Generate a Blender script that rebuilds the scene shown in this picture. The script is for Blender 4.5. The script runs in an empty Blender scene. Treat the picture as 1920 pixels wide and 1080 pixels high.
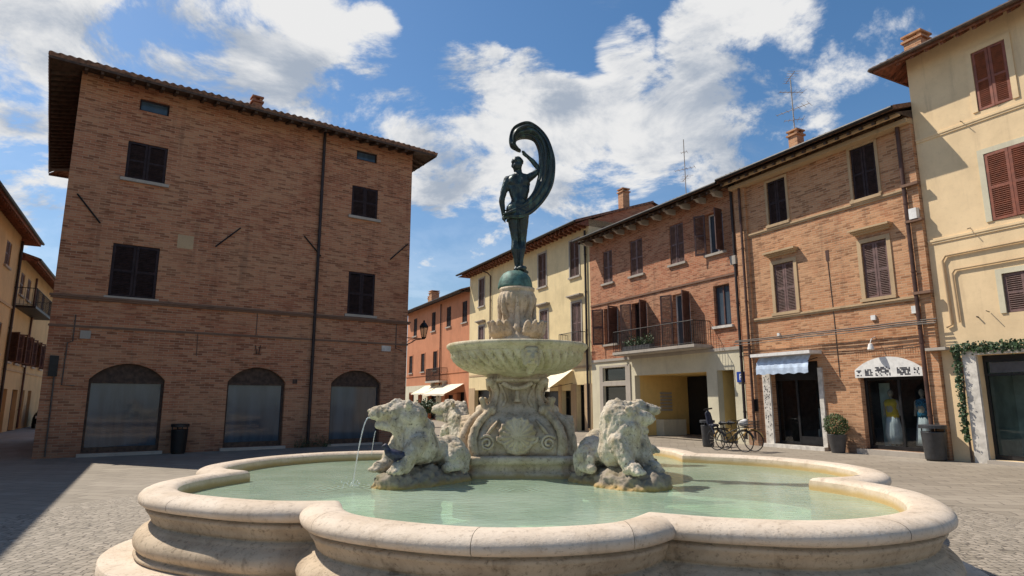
import bpy, bmesh, math, random
from mathutils import Vector, Matrix, noise as mnoise
random.seed(7)
R = math.radians
sc = bpy.context.scene
col = sc.collection

# ------------------------------------------------------------------ camera
cam_d = bpy.data.cameras.new('camera')
cam = bpy.data.objects.new('camera', cam_d); col.objects.link(cam)
cam.location = (0, 0, 1.65); cam.rotation_euler = (R(90 + 10.2), 0, 0)
cam_d.sensor_width = 36; cam_d.lens = 21.975
cam_d.clip_start = 0.05; cam_d.clip_end = 2000
sc.camera = cam

# ------------------------------------------------------------------ light
SUN_EL, SUN_AZ = R(52), math.atan2(-0.912, 0.41)      # azimuth clockwise from +Y
sun_dir = Vector((math.sin(SUN_AZ) * math.cos(SUN_EL), math.cos(SUN_AZ) * math.cos(SUN_EL), math.sin(SUN_EL)))
sl = bpy.data.lights.new('sun', 'SUN'); sl.energy = 4.7; sl.angle = R(0.5); sl.color = (1, 0.93, 0.82)
so = bpy.data.objects.new('sun', sl); col.objects.link(so)
so.rotation_euler = (-sun_dir).to_track_quat('-Z', 'Y').to_euler(); so.location = (-30, 15, 40)
sc.view_settings.view_transform = 'Standard'; sc.view_settings.look = 'None'
sc.view_settings.exposure = 0.25; sc.view_settings.gamma = 1

# ------------------------------------------------------------------ node helpers
class NT:
    def __init__(s, tree): s.t = tree; s.n = tree.nodes; s.l = tree.links
    def new(s, typ, **kw):
        n = s.n.new(typ)
        for k, v in kw.items():
            setattr(n, k, v)
        return n
    def put(s, sock, v):
        if v is None: return
        if hasattr(v, 'is_output') or isinstance(v, bpy.types.NodeSocket): s.l.new(v, sock)
        else: sock.default_value = v
    def math(s, op, a, b=None, c=None, clamp=False):
        n = s.new('ShaderNodeMath', operation=op, use_clamp=clamp)
        s.put(n.inputs[0], a); s.put(n.inputs[1], b); s.put(n.inputs[2], c); return n.outputs[0]
    def vmath(s, op, a, b=None):
        n = s.new('ShaderNodeVectorMath', operation=op)
        s.put(n.inputs[0], a); s.put(n.inputs[1], b)
        return n.outputs['Value'] if op in ('DOT_PRODUCT', 'LENGTH', 'DISTANCE') else n.outputs[0]
    def noise(s, vec, scale, detail=4, rough=0.55, dist=0.0):
        n = s.new('ShaderNodeTexNoise'); s.put(n.inputs['Vector'], vec); n.inputs['Scale'].default_value = scale
        n.inputs['Detail'].default_value = detail; n.inputs['Roughness'].default_value = rough; n.inputs['Distortion'].default_value = dist
        return n.outputs['Fac']
    def ramp(s, f, a, b, x=0.0, y=1.0, smooth=True):
        n = s.new('ShaderNodeMapRange', interpolation_type='SMOOTHSTEP' if smooth else 'LINEAR')
        s.put(n.inputs[0], f); n.inputs[1].default_value = a; n.inputs[2].default_value = b
        n.inputs[3].default_value = x; n.inputs[4].default_value = y; return n.outputs[0]
    def mix(s, f, a, b, blend='MIX'):
        n = s.new('ShaderNodeMix', data_type='RGBA', blend_type=blend)
        s.put(n.inputs[0], f); s.put(n.inputs[6], c4(a)); s.put(n.inputs[7], c4(b)); return n.outputs[2]
    def sep(s, v):
        n = s.new('ShaderNodeSeparateXYZ'); s.put(n.inputs[0], v); return n.outputs
    def comb(s, x=0.0, y=0.0, z=0.0):
        n = s.new('ShaderNodeCombineXYZ'); s.put(n.inputs[0], x); s.put(n.inputs[1], y); s.put(n.inputs[2], z); return n.outputs[0]
    def obj(s): return s.new('ShaderNodeTexCoord').outputs['Object']
    def pos(s): return s.new('ShaderNodeNewGeometry').outputs['Position']
    def bump(s, h, strength=0.3, dist=0.02):
        n = s.new('ShaderNodeBump'); s.put(n.inputs['Height'], h); n.inputs['Strength'].default_value = strength
        n.inputs['Distance'].default_value = dist; return n.outputs[0]
def c4(c):
    if isinstance(c, (tuple, list)) and len(c) == 3: return (*c, 1)
    return c
def new_mat(name):
    m = bpy.data.materials.new(name); m.use_nodes = True
    nt = NT(m.node_tree); return m, nt, m.node_tree.nodes['Principled BSDF']
def scale3(nt, v, x, y, z):
    return nt.vmath('MULTIPLY', v, (x, y, z))

def plain(name, c, rough=0.6, metal=0.0, var=0.25, scale=6.0, bump=0.0, bscale=60.0, spec=0.5):
    m, nt, p = new_mat(name); o = nt.obj()
    f = nt.noise(o, scale, 5)
    dark = tuple(x * (1 - var) for x in c); lite = tuple(min(1, x * (1 + var)) for x in c)
    nt.put(p.inputs['Base Color'], nt.mix(nt.ramp(f, .3, .7), dark, lite))
    p.inputs['Roughness'].default_value = rough; p.inputs['Metallic'].default_value = metal
    p.inputs['Specular IOR Level'].default_value = spec
    if bump: nt.put(p.inputs['Normal'], nt.bump(nt.noise(o, bscale, 4), bump, .01))
    return m

def brick(name, c1, c2, mortar, patch, patchamt=.5, bw=.29, rh=.078, redder=(.30, .10, .055)):
    m, nt, p = new_mat(name); o = nt.obj(); x, y, z = nt.sep(o)
    u = nt.math('ADD', x, y)
    wob = nt.math('MULTIPLY', nt.math('SUBTRACT', nt.noise(o, 1.4, 2), .5), .02)
    v = nt.comb(u, nt.math('ADD', z, wob), 0.0)
    b = nt.new('ShaderNodeTexBrick'); nt.put(b.inputs['Vector'], v)
    b.inputs['Color1'].default_value = (*c1, 1); b.inputs['Color2'].default_value = (*c2, 1); b.inputs['Mortar'].default_value = (*mortar, 1)
    b.inputs['Scale'].default_value = 1; b.inputs['Mortar Size'].default_value = .009; b.inputs['Mortar Smooth'].default_value = .3
    b.inputs['Bias'].default_value = -.25; b.inputs['Brick Width'].default_value = bw; b.inputs['Row Height'].default_value = rh
    b2 = nt.new('ShaderNodeTexBrick'); nt.put(b2.inputs['Vector'], v)
    for k_ in ('Scale', 'Mortar Size', 'Mortar Smooth', 'Brick Width', 'Row Height'): b2.inputs[k_].default_value = b.inputs[k_].default_value
    b2.inputs['Bias'].default_value = 0; b2.inputs['Color1'].default_value = (0, 0, 0, 1); b2.inputs['Color2'].default_value = (1, 1, 1, 1); b2.inputs['Mortar'].default_value = (0, 0, 0, 1)
    tint = nt.sep(b2.outputs['Color'])[0]
    c = b.outputs['Color']
    pf = nt.ramp(nt.noise(o, .42, 5, .6), .42, .66)
    c = nt.mix(nt.math('MULTIPLY', pf, patchamt), c, patch)
    rf = nt.ramp(nt.noise(nt.vmath('ADD', o, (7.3, 2.1, 4.4)), .5, 5, .65), .5, .68)
    c = nt.mix(nt.math('MULTIPLY', rf, .55), c, redder)
    # darker single bricks, eroded in short horizontal runs
    st = nt.noise(nt.comb(nt.math('MULTIPLY', u, 2.1), nt.math('MULTIPLY', z, 9.5), 0.0), 1.0, 5, .62)
    c = nt.mix(nt.math('MULTIPLY', nt.ramp(st, .52, .68), .7), c, tuple(k * .36 for k in c1))
    st2 = nt.noise(nt.comb(nt.math('MULTIPLY', u, 1.7), nt.math('MULTIPLY', z, 8.0), 5.0), 1.0, 4, .6)
    c = nt.mix(nt.math('MULTIPLY', nt.ramp(st2, .52, .70), .65), c, patch)
    c = nt.mix(nt.math('MULTIPLY', nt.ramp(tint, .70, .98), .5), c, tuple(k * .38 for k in c1))
    c = nt.mix(nt.math('MULTIPLY', nt.ramp(tint, .30, .14), nt.math('MULTIPLY', nt.ramp(tint, .02, .06), .4)), c, patch)
    # rain streaks and grime of the lowest courses
    vs = nt.noise(nt.comb(nt.math('MULTIPLY', u, 2.4), nt.math('MULTIPLY', z, .22), 0.0), 1.0, 4, .6)
    c = nt.mix(nt.math('MULTIPLY', nt.ramp(vs, .55, .75), .3), c, (.05, .04, .035))
    dp_ = nt.math('ADD', z, nt.math('MULTIPLY', nt.noise(o, 1.1, 5), -1.3))
    c = nt.mix(nt.math('MULTIPLY', nt.ramp(dp_, -.6, .7, 1, 0), .45), c, (.10, .075, .06))
    nt.put(p.inputs['Base Color'], c); p.inputs['Roughness'].default_value = .9; p.inputs['Specular IOR Level'].default_value = .2
    h = nt.math('ADD', nt.math('MULTIPLY', b.outputs['Fac'], -1.0), nt.math('MULTIPLY', st, -1.2))
    nt.put(p.inputs['Normal'], nt.bump(h, .55, .02)); return m

def plaster(name, c, stain, amt=.5, c2=None):
    m, nt, p = new_mat(name); o = nt.obj(); x, y, z = nt.sep(o); u = nt.math('ADD', x, y)
    f = nt.ramp(nt.noise(o, .7, 6, .65), .35, .7)
    cc = nt.mix(f, c, c2 or tuple(k * .82 for k in c))
    vs = nt.noise(nt.comb(nt.math('MULTIPLY', u, 3.0), nt.math('MULTIPLY', z, .3), 0.0), 1.0, 5, .65)
    cc = nt.mix(nt.math('MULTIPLY', nt.ramp(vs, .52, .75), amt), cc, stain)
    fine = nt.noise(o, 9, 6, .7)
    cc = nt.mix(nt.math('MULTIPLY', nt.ramp(fine, .5, .75), .25), cc, stain)
    nt.put(p.inputs['Base Color'], cc); p.inputs['Roughness'].default_value = .9; p.inputs['Specular IOR Level'].default_value = .2
    nt.put(p.inputs['Normal'], nt.bump(nt.noise(o, 14, 6, .7), .25, .01)); return m

def stone(name, c, c2, spot, moss=None, mossamt=0.0, pit=.35, water_z=None, big=2.0, bumpd=.012, joints=False):
    m, nt, p = new_mat(name); o = nt.pos()
    f = nt.ramp(nt.noise(o, big, 6, .65), .35, .68); cc = nt.mix(f, c, c2)
    if moss: cc = nt.mix(nt.math('MULTIPLY', nt.ramp(nt.noise(nt.vmath('ADD', o, (3, 1, 2)), 4, 6, .7), .45, .7), mossamt), cc, moss)
    sp = nt.noise(o, 22, 6, .7); cc = nt.mix(nt.math('MULTIPLY', nt.ramp(sp, .52, .72), pit), cc, spot)
    pores = nt.noise(nt.vmath('MULTIPLY', o, (1, 1, 1.9)), 55, 4, .75)
    pm = nt.math('MULTIPLY', nt.ramp(pores, .60, .68), nt.ramp(nt.noise(o, 3.3, 3), .42, .62))
    cc = nt.mix(nt.math('MULTIPLY', pm, min(1, pit * 1.8)), cc, tuple(k * .5 for k in spot))
    x, y, z = nt.sep(o)
    vs = nt.noise(nt.comb(nt.math('MULTIPLY', x, 7.0), nt.math('MULTIPLY', y, 7.0), nt.math('MULTIPLY', z, .9)), 1.0, 5, .6)
    cc = nt.mix(nt.math('MULTIPLY', nt.ramp(vs, .54, .78), pit), cc, spot)
    if water_z is not None:       # algae and lime line left by the water level
        zz = nt.math('ADD', z, nt.math('MULTIPLY', nt.math('SUBTRACT', nt.noise(o, 5, 4), .5), .05))
        cc = nt.mix(nt.math('MULTIPLY', nt.ramp(zz, water_z + .012, water_z + .075, 1, 0), .85), cc, (.42, .27, .09))
    hh = nt.math('ADD', nt.noise(o, 30, 6, .7), nt.math('MULTIPLY', nt.noise(o, 90, 4, .7), .5))
    hh = nt.math('SUBTRACT', hh, nt.math('MULTIPLY', pm, .8))
    nt.put(p.inputs['Base Color'], cc); p.inputs['Roughness'].default_value = .75; p.inputs['Specular IOR Level'].default_value = .35
    nt.put(p.inputs['Normal'], nt.bump(hh, .5, bumpd)); return m

def glass(name, tint=(.55, .62, .66), refl=.12, alpha=.75, body=(.02, .025, .03)):
    m, nt, p = new_mat(name); out = nt.n['Material Output']
    tr = nt.new('ShaderNodeBsdfTransparent'); tr.inputs[0].default_value = (*tint, 1)
    df = nt.new('ShaderNodeBsdfDiffuse'); df.inputs[0].default_value = (*body, 1)
    mx = nt.new('ShaderNodeMixShader'); mx.inputs[0].default_value = alpha; nt.l.new(df.outputs[0], mx.inputs[1]); nt.l.new(tr.outputs[0], mx.inputs[2])
    gl = nt.new('ShaderNodeBsdfGlossy'); gl.inputs['Roughness'].default_value = .02
    nt.put(gl.inputs['Normal'], nt.bump(nt.noise(nt.obj(), 1.2, 2), .03, .05))
    fr = nt.new('ShaderNodeFresnel'); fr.inputs[0].default_value = 1.5
    f = nt.math('ADD', nt.math('MULTIPLY', fr.outputs[0], 1.0), refl, clamp=True)
    m2 = nt.new('ShaderNodeMixShader'); nt.put(m2.inputs[0], f); nt.l.new(mx.outputs[0], m2.inputs[1]); nt.l.new(gl.outputs[0], m2.inputs[2])
    nt.l.new(m2.outputs[0], out.inputs[0]); return m

# ------------------------------------------------------------------ sky
def make_world():
    w = bpy.data.worlds.new('World'); sc.world = w; w.use_nodes = True
    nt = NT(w.node_tree); out = nt.n['World Output']; bg = nt.n['Background']
    sky = nt.new('ShaderNodeTexSky', sky_type='NISHITA', sun_disc=False, sun_elevation=SUN_EL, sun_rotation=SUN_AZ,
                 altitude=50, air_density=1.0, dust_density=.6, ozone_density=2.5)
    bg.inputs[1].default_value = SKY_STR
    hsv = nt.new('ShaderNodeHueSaturation'); hsv.inputs['Saturation'].default_value = 1.2; hsv.inputs['Hue'].default_value = .497
    nt.l.new(sky.outputs[0], hsv.inputs['Color']); nt.l.new(hsv.outputs[0], bg.inputs[0])
    d = nt.vmath('NORMALIZE', nt.new('ShaderNodeTexCoord').outputs['Generated'])
    F, T = 1172., R(10.2)
    def dirpx(u, v):
        x, y = (u - 960) / F, (540 - v) / F
        return Vector((x, math.cos(T) - y * math.sin(T), math.sin(T) + y * math.cos(T))).normalized()
    mask = None
    for (az, el, rad, wt) in CLOUDS:
        c = Vector((math.sin(R(az)) * math.cos(R(el)), math.cos(R(az)) * math.cos(R(el)), math.sin(R(el))))
        k = nt.math('SUBTRACT', 1.0, nt.math('DIVIDE', nt.math('SUBTRACT', 1.0, nt.vmath('DOT_PRODUCT', d, tuple(c))), 1 - math.cos(R(rad))))
        k = nt.math('MULTIPLY', nt.ramp(k, -.35, .75), wt)
        mask = k if mask is None else nt.math('MAXIMUM', mask, k)
    # perspective-correct cloud layer coordinates
    dz = nt.math('ADD', nt.math('MAXIMUM', nt.sep(d)[2], 0.0), .35)
    q = nt.new('ShaderNodeVectorMath', operation='SCALE'); nt.put(q.inputs[0], d); nt.put(q.inputs['Scale'], nt.math('DIVIDE', 1.0, dz))
    q = nt.vmath('MULTIPLY', q.outputs[0], (1, 1, 1.0))
    def dens(v):
        n1 = nt.noise(v, 3.9, 11, .64, .35)
        vo = nt.new('ShaderNodeTexVoronoi', feature='SMOOTH_F1'); nt.put(vo.inputs['Vector'], v); vo.inputs['Scale'].default_value = 8.0
        vo.inputs['Smoothness'].default_value = .6
        n2 = nt.math('SUBTRACT', .55, vo.outputs['Distance'])
        return nt.math('ADD', n1, nt.math('MULTIPLY', n2, .22))
    n0 = dens(q)
    n1 = dens(nt.vmath('ADD', q, (-.05, .02, .09)))
    tot = nt.math('ADD', nt.math('MULTIPLY', nt.math('SUBTRACT', n0, .54), 3.3), nt.math('SUBTRACT', nt.math('MULTIPLY', mask, .84), .43))
    cover = nt.ramp(tot, -.02, .42)
    wisp = nt.math('MULTIPLY', nt.ramp(nt.noise(nt.vmath('MULTIPLY', q, (1, 2.2, 1)), 2.6, 8, .66, .6), .55, .85), .35)
    cover = nt.math('MAXIMUM', cover, wisp)
    haze = nt.ramp(nt.sep(d)[2], 0.0, .42, .42, 0.0)
    cover = nt.math('MAXIMUM', cover, haze)
    shade = nt.math('ADD', nt.math('MULTIPLY', nt.math('SUBTRACT', n0, n1), 3.0), .58)
    shade = nt.math('SUBTRACT', shade, nt.math('MULTIPLY', nt.ramp(tot, .25, .9), .30))
    ccol = nt.mix(nt.ramp(shade, .05, .85), (.46, .53, .64), (1.0, 1.0, 1.0))
    cb = nt.new('ShaderNodeBackground'); nt.put(cb.inputs[0], ccol); cb.inputs[1].default_value = CLOUD_STR
    mx = nt.new('ShaderNodeMixShader'); nt.put(mx.inputs[0], cover); nt.l.new(bg.outputs[0], mx.inputs[1]); nt.l.new(cb.outputs[0], mx.inputs[2])
    nt.l.new(mx.outputs[0], out.inputs[0])
SKY_STR, CLOUD_STR = .105, .70
# cloud banks over the square: azimuth, elevation, angular radius (degrees), weight
def _ae(u, v, rpx, w):
    F, T = 1172., R(10.2); x, y = (u - 960) / F, (540 - v) / F
    p = Vector((x, math.cos(T) - y * math.sin(T), math.sin(T) + y * math.cos(T))).normalized()
    return (math.degrees(math.atan2(p.x, p.y)), math.degrees(math.asin(p.z)), math.degrees(math.atan(rpx / F)), w)
CLOUDS = [_ae(*c) for c in [
    (150, 60, 140, .8), (330, 110, 150, .85), (480, 160, 150, .95), (600, 215, 100, .9), (430, 30, 110, .9), (560, 60, 110, .9), (690, 85, 75, .9),
    (20, 330, 130, .9), (860, 270, 190, 1), (720, 240, 100, .9), (1020, 250, 130, 1), (1000, 135, 55, .75), (840, 380, 150, .75), (1150, 330, 190, 1),
    (1330, 290, 170, 1), (1470, 270, 120, .9), (1250, 300, 150, 1), (980, 330, 150, 1), (1170, 80, 65, .85), (1225, 150, 45, .6), (1340, 60, 110, 1), (1480, 40, 140, .85), (1640, 20, 140, .75),
    (1430, 160, 110, .8), (1560, 170, 70, .6), (800, 540, 60, .5), (910, 110, 40, .7)]]
make_world()

# ------------------------------------------------------------------ mesh helpers
class MB:
    def __init__(s): s.v = []; s.f = []
    def add(s, vs, fs):
        b = len(s.v); s.v += [tuple(v) for v in vs]; s.f += [tuple(i + b for i in f) for f in fs]; return s
    def quad(s, a, b, c, d): return s.add([a, b, c, d], [(0, 1, 2, 3)])
    def box(s, x0, x1, y0, y1, z0, z1):
        return s.add([(x0, y0, z0), (x1, y0, z0), (x1, y1, z0), (x0, y1, z0), (x0, y0, z1), (x1, y0, z1), (x1, y1, z1), (x0, y1, z1)],
                     [(0, 3, 2, 1), (4, 5, 6, 7), (0, 1, 5, 4), (1, 2, 6, 5), (2, 3, 7, 6), (3, 0, 4, 7)])
    def obox(s, c, ax, ay, az):
        c, ax, ay, az = map(Vector, (c, ax, ay, az)); vs = []
        for k in (-1, 1):
            for (i, j) in ((-1, -1), (1, -1), (1, 1), (-1, 1)): vs.append(c + ax * i + ay * j + az * k)
        return s.add(vs, [(0, 3, 2, 1), (4, 5, 6, 7), (0, 1, 5, 4), (1, 2, 6, 5), (2, 3, 7, 6), (3, 0, 4, 7)])
    def tube(s, pts, r, n=8, cap=True):
        pts = [Vector(p) for p in pts]; rs = r if isinstance(r, (list, tuple)) else [r] * len(pts)
        rings = []; up = None
        for i, p in enumerate(pts):
            t = (pts[min(i + 1, len(pts) - 1)] - pts[max(i - 1, 0)]).normalized()
            if up is None: up = Vector((0, 0, 1)) if abs(t.z) < .9 else Vector((1, 0, 0))
            a = t.cross(up).normalized(); b = a.cross(t).normalized(); up = b
            rings.append([p + (a * math.cos(2 * math.pi * k / n) + b * math.sin(2 * math.pi * k / n)) * rs[i] for k in range(n)])
        vs = [v for rg in rings for v in rg]; fs = []
        for i in range(len(pts) - 1):
            for k in range(n): fs.append((i * n + k, i * n + (k + 1) % n, (i + 1) * n + (k + 1) % n, (i + 1) * n + k))
        if cap: fs += [tuple(range(n))[::-1], tuple(range((len(pts) - 1) * n, len(pts) * n))]
        return s.add(vs, fs)
    def bar(s, a, b, w, h=None):
        return s.tube([a, b], w, 6)
    def lathe(s, prof, n=32, c=(0, 0, 0), rf=None, cap=True):
        vs = []; fs = []
        for (r, z) in prof:
            for k in range(n):
                a = 2 * math.pi * k / n; rr = rf(r, z, a) if rf else r
                vs.append((c[0] + rr * math.cos(a), c[1] + rr * math.sin(a), c[2] + z))
        for i in range(len(prof) - 1):
            for k in range(n): fs.append((i * n + k, i * n + (k + 1) % n, (i + 1) * n + (k + 1) % n, (i + 1) * n + k))
        if cap: fs += [tuple(range(n))[::-1], tuple(range((len(prof) - 1) * n, len(prof) * n))]
        return s.add(vs, fs)
    def grid(s, rows, closed=False):
        n = len(rows[0]); vs = [p for r in rows for p in r]; fs = []
        for i in range(len(rows) - 1):
            for k in range(n if closed else n - 1):
                fs.append((i * n + k, i * n + (k + 1) % n, (i + 1) * n + (k + 1) % n, (i + 1) * n + k))
        return s.add(vs, fs)
    def wall(s, x0, x1, z0, z1, ops=(), y=0.0, fb=.3):
        xs = sorted({x0, x1, *[o[0] for o in ops], *[o[1] for o in ops]}); zs = sorted({z0, z1, *[o[2] for o in ops], *[o[3] for o in ops]})
        xs = [x for x in xs if x0 <= x <= x1]; zs = [z for z in zs if z0 <= z <= z1]
        for i in range(len(xs) - 1):
            for j in range(len(zs) - 1):
                cx, cz = (xs[i] + xs[i + 1]) / 2, (zs[j] + zs[j + 1]) / 2
                if any(o[0] < cx < o[1] and o[2] < cz < o[3] for o in ops): continue
                s.quad((xs[i], y, zs[j]), (xs[i + 1], y, zs[j]), (xs[i + 1], y, zs[j + 1]), (xs[i], y, zs[j + 1]))
        for o in ops:
            a, b, c, d = o[:4]; dep = o[4] if len(o) > 4 else fb; rise = o[5] if len(o) > 5 else 0
            zt = d - rise
            s.quad((a, y, c), (a, y + dep, c), (a, y + dep, zt), (a, y, zt)); s.quad((b, y, c), (b, y, zt), (b, y + dep, zt), (b, y + dep, c))
            s.quad((a, y, c), (b, y, c), (b, y + dep, c), (a, y + dep, c))
            if rise:
                p = arc(a, b, zt, rise)
                for k in range(len(p) - 1):
                    (ax, az), (bx, bz) = p[k], p[k + 1]
                    s.quad((ax, y, az), (bx, y, bz), (bx, y, d), (ax, y, d)); s.quad((ax, y, az), (ax, y + dep, az), (bx, y + dep, bz), (bx, y, bz))
            else: s.quad((a, y, d), (a, y + dep, d), (b, y + dep, d), (b, y, d))
        return s
    def build(s, name, mat, parent=None, smooth=False, shift=(0, 0, 0), fix=True):
        me = bpy.data.meshes.new(name)
        me.from_pydata([(v[0] - shift[0], v[1] - shift[1], v[2] - shift[2]) for v in s.v], [], s.f); me.update()
        if fix:
            bm = bmesh.new(); bm.from_mesh(me); bmesh.ops.recalc_face_normals(bm, faces=bm.faces); bm.to_mesh(me); bm.free()
        for m in (mat if isinstance(mat, list) else [mat]): me.materials.append(m)
        if smooth: me.polygons.foreach_set('use_smooth', [True] * len(me.polygons))
        o = bpy.data.objects.new(name, me); col.objects.link(o)
        if parent: o.parent = parent
        return o
def arc(a, b, zs, rise, n=14):
    w = (b - a) / 2; r = (w * w + rise * rise) / (2 * rise); cx, cz = (a + b) / 2, zs + rise - r; a0 = math.asin(min(1, w / r))
    return [(cx + r * math.sin(-a0 + 2 * a0 * k / n), cz + r * math.cos(-a0 + 2 * a0 * k / n)) for k in range(n + 1)]
def empty(name, label, cat, loc, rz=0, group=None):
    o = bpy.data.objects.new(name, None); col.objects.link(o); o.location = loc; o.rotation_euler = (0, 0, rz); o.empty_display_size = .2
    o['label'] = label; o['category'] = cat
    if group: o['group'] = group
    return o
def tag(o, label, cat, group=None):
    o['label'] = label; o['category'] = cat
    if group: o['group'] = group
    return o
def catmull(p, n):
    p = [Vector(q) for q in p]; out = []
    for i in range(len(p) - 1):
        a, b, c, d = p[max(i - 1, 0)], p[i], p[i + 1], p[min(i + 2, len(p) - 1)]
        for k in range(n):
            t = k / n; out.append(.5 * ((2 * b) + (c - a) * t + (2 * a - 5 * b + 4 * c - d) * t * t + (3 * b - a - 3 * c + d) * t ** 3))
    out.append(p[-1]); return out
_ib = bmesh.new(); bmesh.ops.create_icosphere(_ib, subdivisions=2, radius=1.0); ICO = [tuple(v.co) for v in _ib.verts]; _ib.free()
def blob(name, prims, mat, parent=None, voxel=.015, smooth=3, disp=(), loc=(0, 0, 0), dents=(), locks=None):
    """prims: ('c', p0, r0, p1, r1) tapered capsule; ('e', c, radii, rotZ, rotY) ellipsoid. One continuous remeshed surface."""
    bm = bmesh.new()
    def ico(c, r, sub=2, mat4=None):
        t = bmesh.ops.create_icosphere(bm, subdivisions=sub, radius=1.0)['verts']
        for v in t:
            q = Vector((v.co.x * r[0], v.co.y * r[1], v.co.z * r[2]))
            if mat4: q = mat4 @ q
            v.co = q + Vector(c)
        return t
    for p in prims:
        if p[0] == 'e':
            mt = Matrix.Rotation(p[3] if len(p) > 3 else 0, 3, 'Z') @ Matrix.Rotation(p[4] if len(p) > 4 else 0, 3, 'Y')
            ico(p[1], p[2], 3, mt)
        else:
            pts = p[1:]
            for k in range(0, len(pts) - 2, 2):
                tb = bmesh.new()
                for (c, r) in ((pts[k], pts[k + 1]), (pts[k + 2], pts[k + 3])):
                    for u in ICO: tb.verts.new((c[0] + u[0] * r, c[1] + u[1] * r, c[2] + u[2] * r))
                bmesh.ops.convex_hull(tb, input=tb.verts[:])
                lo = [v for v in tb.verts if not v.link_faces]
                if lo: bmesh.ops.delete(tb, geom=lo, context='VERTS')
                tm = bpy.data.meshes.new('t'); tb.to_mesh(tm); tb.free(); bm.from_mesh(tm); bpy.data.meshes.remove(tm)
    me = bpy.data.meshes.new(name + '_raw'); bm.to_mesh(me); bm.free()
    tmp = bpy.data.objects.new(name + '_raw', me); col.objects.link(tmp)
    md = tmp.modifiers.new('r', 'REMESH'); md.mode = 'VOXEL'; md.voxel_size = voxel
    if smooth: sm = tmp.modifiers.new('s', 'SMOOTH'); sm.iterations = smooth; sm.factor = .5
    dg = bpy.context.evaluated_depsgraph_get(); dg.update()
    me2 = bpy.data.meshes.new_from_object(tmp.evaluated_get(dg)); bpy.data.objects.remove(tmp); bpy.data.meshes.remove(me)
    me2.name = name
    if disp or dents:
        me2.update(); nrm = [v.normal.copy() for v in me2.vertices]
        for v, n in zip(me2.vertices, nrm):
            a = 0
            for (sca, amt, mode) in disp:
                q = v.co * sca + Vector(loc) * 3.1
                if mode == 'n': a += amt * mnoise.fractal(q, .8, 2.0, 4)
                elif mode == 'pit': a -= amt * max(0, mnoise.noise(q) - .1)
                elif mode == 'curl':
                    q = Vector((v.co.x * sca, v.co.y * sca, v.co.z * sca * .45)) + Vector(loc); a += amt * (abs(mnoise.noise(q)) * 2 - .5)
            if locks: a += locks(v.co)
            for (dc, dr, dd_) in dents:
                q = (v.co - Vector(dc)).length / dr
                if q < 2.5: a -= dd_ * math.exp(-q * q)
            v.co += n * a
        me2.update()
    me2.materials.append(mat); me2.polygons.foreach_set('use_smooth', [True] * len(me2.polygons))
    o = bpy.data.objects.new(name, me2); col.objects.link(o); o.location = loc
    if parent: o.parent = parent
    return o

# ------------------------------------------------------------------ materials
M = {}
M['brick_dim'] = brick('old_brown_brick', (.49, .20, .105), (.27, .10, .058), (.46, .31, .20), (.53, .30, .17), .5)
M['brick_red'] = brick('red_brick', (.47, .18, .09), (.30, .105, .055), (.46, .32, .22), (.48, .28, .17), .5, redder=(.38, .13, .07))
M['brick_tan'] = brick('tan_brick', (.52, .255, .13), (.34, .15, .075), (.52, .37, .24), (.56, .33, .185), .5, redder=(.42, .17, .085))
M['terracotta'] = plaster('terracotta_plaster', (.55, .23, .12), (.30, .14, .08), .5)
M['yellow'] = plaster('pale_yellow_plaster', (.80, .64, .36), (.46, .36, .22), .5)
M['yellow2'] = plaster('warm_yellow_plaster', (.80, .60, .36), (.48, .35, .22), .5)
M['ochre'] = plaster('ochre_plaster', (.62, .43, .22), (.40, .30, .17), .5)
M['ochre_deep'] = plaster('passage_ochre_plaster', (.78, .54, .20), (.5, .33, .13), .4)
M['cream'] = plaster('cream_plaster', (.66, .60, .44), (.38, .34, .26), .5)
M['greystone'] = plaster('grey_stone_trim', (.44, .39, .33), (.2, .17, .14), .5)
M['trim_dark'] = plaster('weathered_brick_trim', (.22, .13, .09), (.08, .06, .05), .5)
M['tan_trim'] = plaster('tan_stone_trim', (.52, .37, .22), (.25, .18, .12), .5)
M['roof'] = plain('terracotta_roof_tile', (.20, .105, .065), .9, var=.5, scale=9, bump=.4, bscale=12)
M['wood_dark'] = plain('dark_eave_wood', (.07, .042, .028), .8, var=.4, scale=8)
M['wood_red'] = plain('red_brown_eave_wood', (.20, .075, .04), .8, var=.4, scale=8)
M['shut_black'] = plain('black_violet_shutter_paint', (.032, .021, .023), .75, var=.3, spec=.25)
M['shut_brown'] = plain('dark_brown_shutter_paint', (.095, .045, .035), .6, var=.3)
M['shut_red'] = plain('red_brown_shutter_paint', (.22, .062, .03), .55, var=.25)
M['shut_mauve'] = plain('mauve_brown_shutter_paint', (.15, .085, .075), .6, var=.3)
M['iron'] = plain('dark_iron', (.025, .022, .02), .55, .5, var=.3)
M['pipe'] = plain('brown_copper_pipe', (.085, .04, .028), .55, .3, var=.35, scale=3)
M['pipe_dark'] = plain('dark_copper_pipe', (.032, .022, .02), .6, .2, var=.35, scale=3)
M['cable'] = plain('grey_brown_cable', (.10, .08, .065), .7, var=.3)
M['white'] = plain('white_paint', (.72, .70, .66), .6, var=.12)
M['marble_sill'] = plain('pale_marble_sill', (.58, .54, .48), .5, var=.2)
M['black'] = plain('black_interior', (.012, .011, .011), .9, var=.2)
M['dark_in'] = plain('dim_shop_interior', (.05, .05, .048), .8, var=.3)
M['pale_in'] = plain('pale_shop_interior', (.55, .64, .58), .8, var=.25, scale=2)
M['frame_dark'] = plain('dark_metal_frame', (.02, .02, .022), .4, .3)
M['awning'] = plain('cream_awning_canvas', (.80, .70, .52), .85, var=.08)
M['blue_cloth'] = plain('pale_blue_awning_canvas', (.50, .60, .74), .85, var=.2, scale=5)
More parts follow.
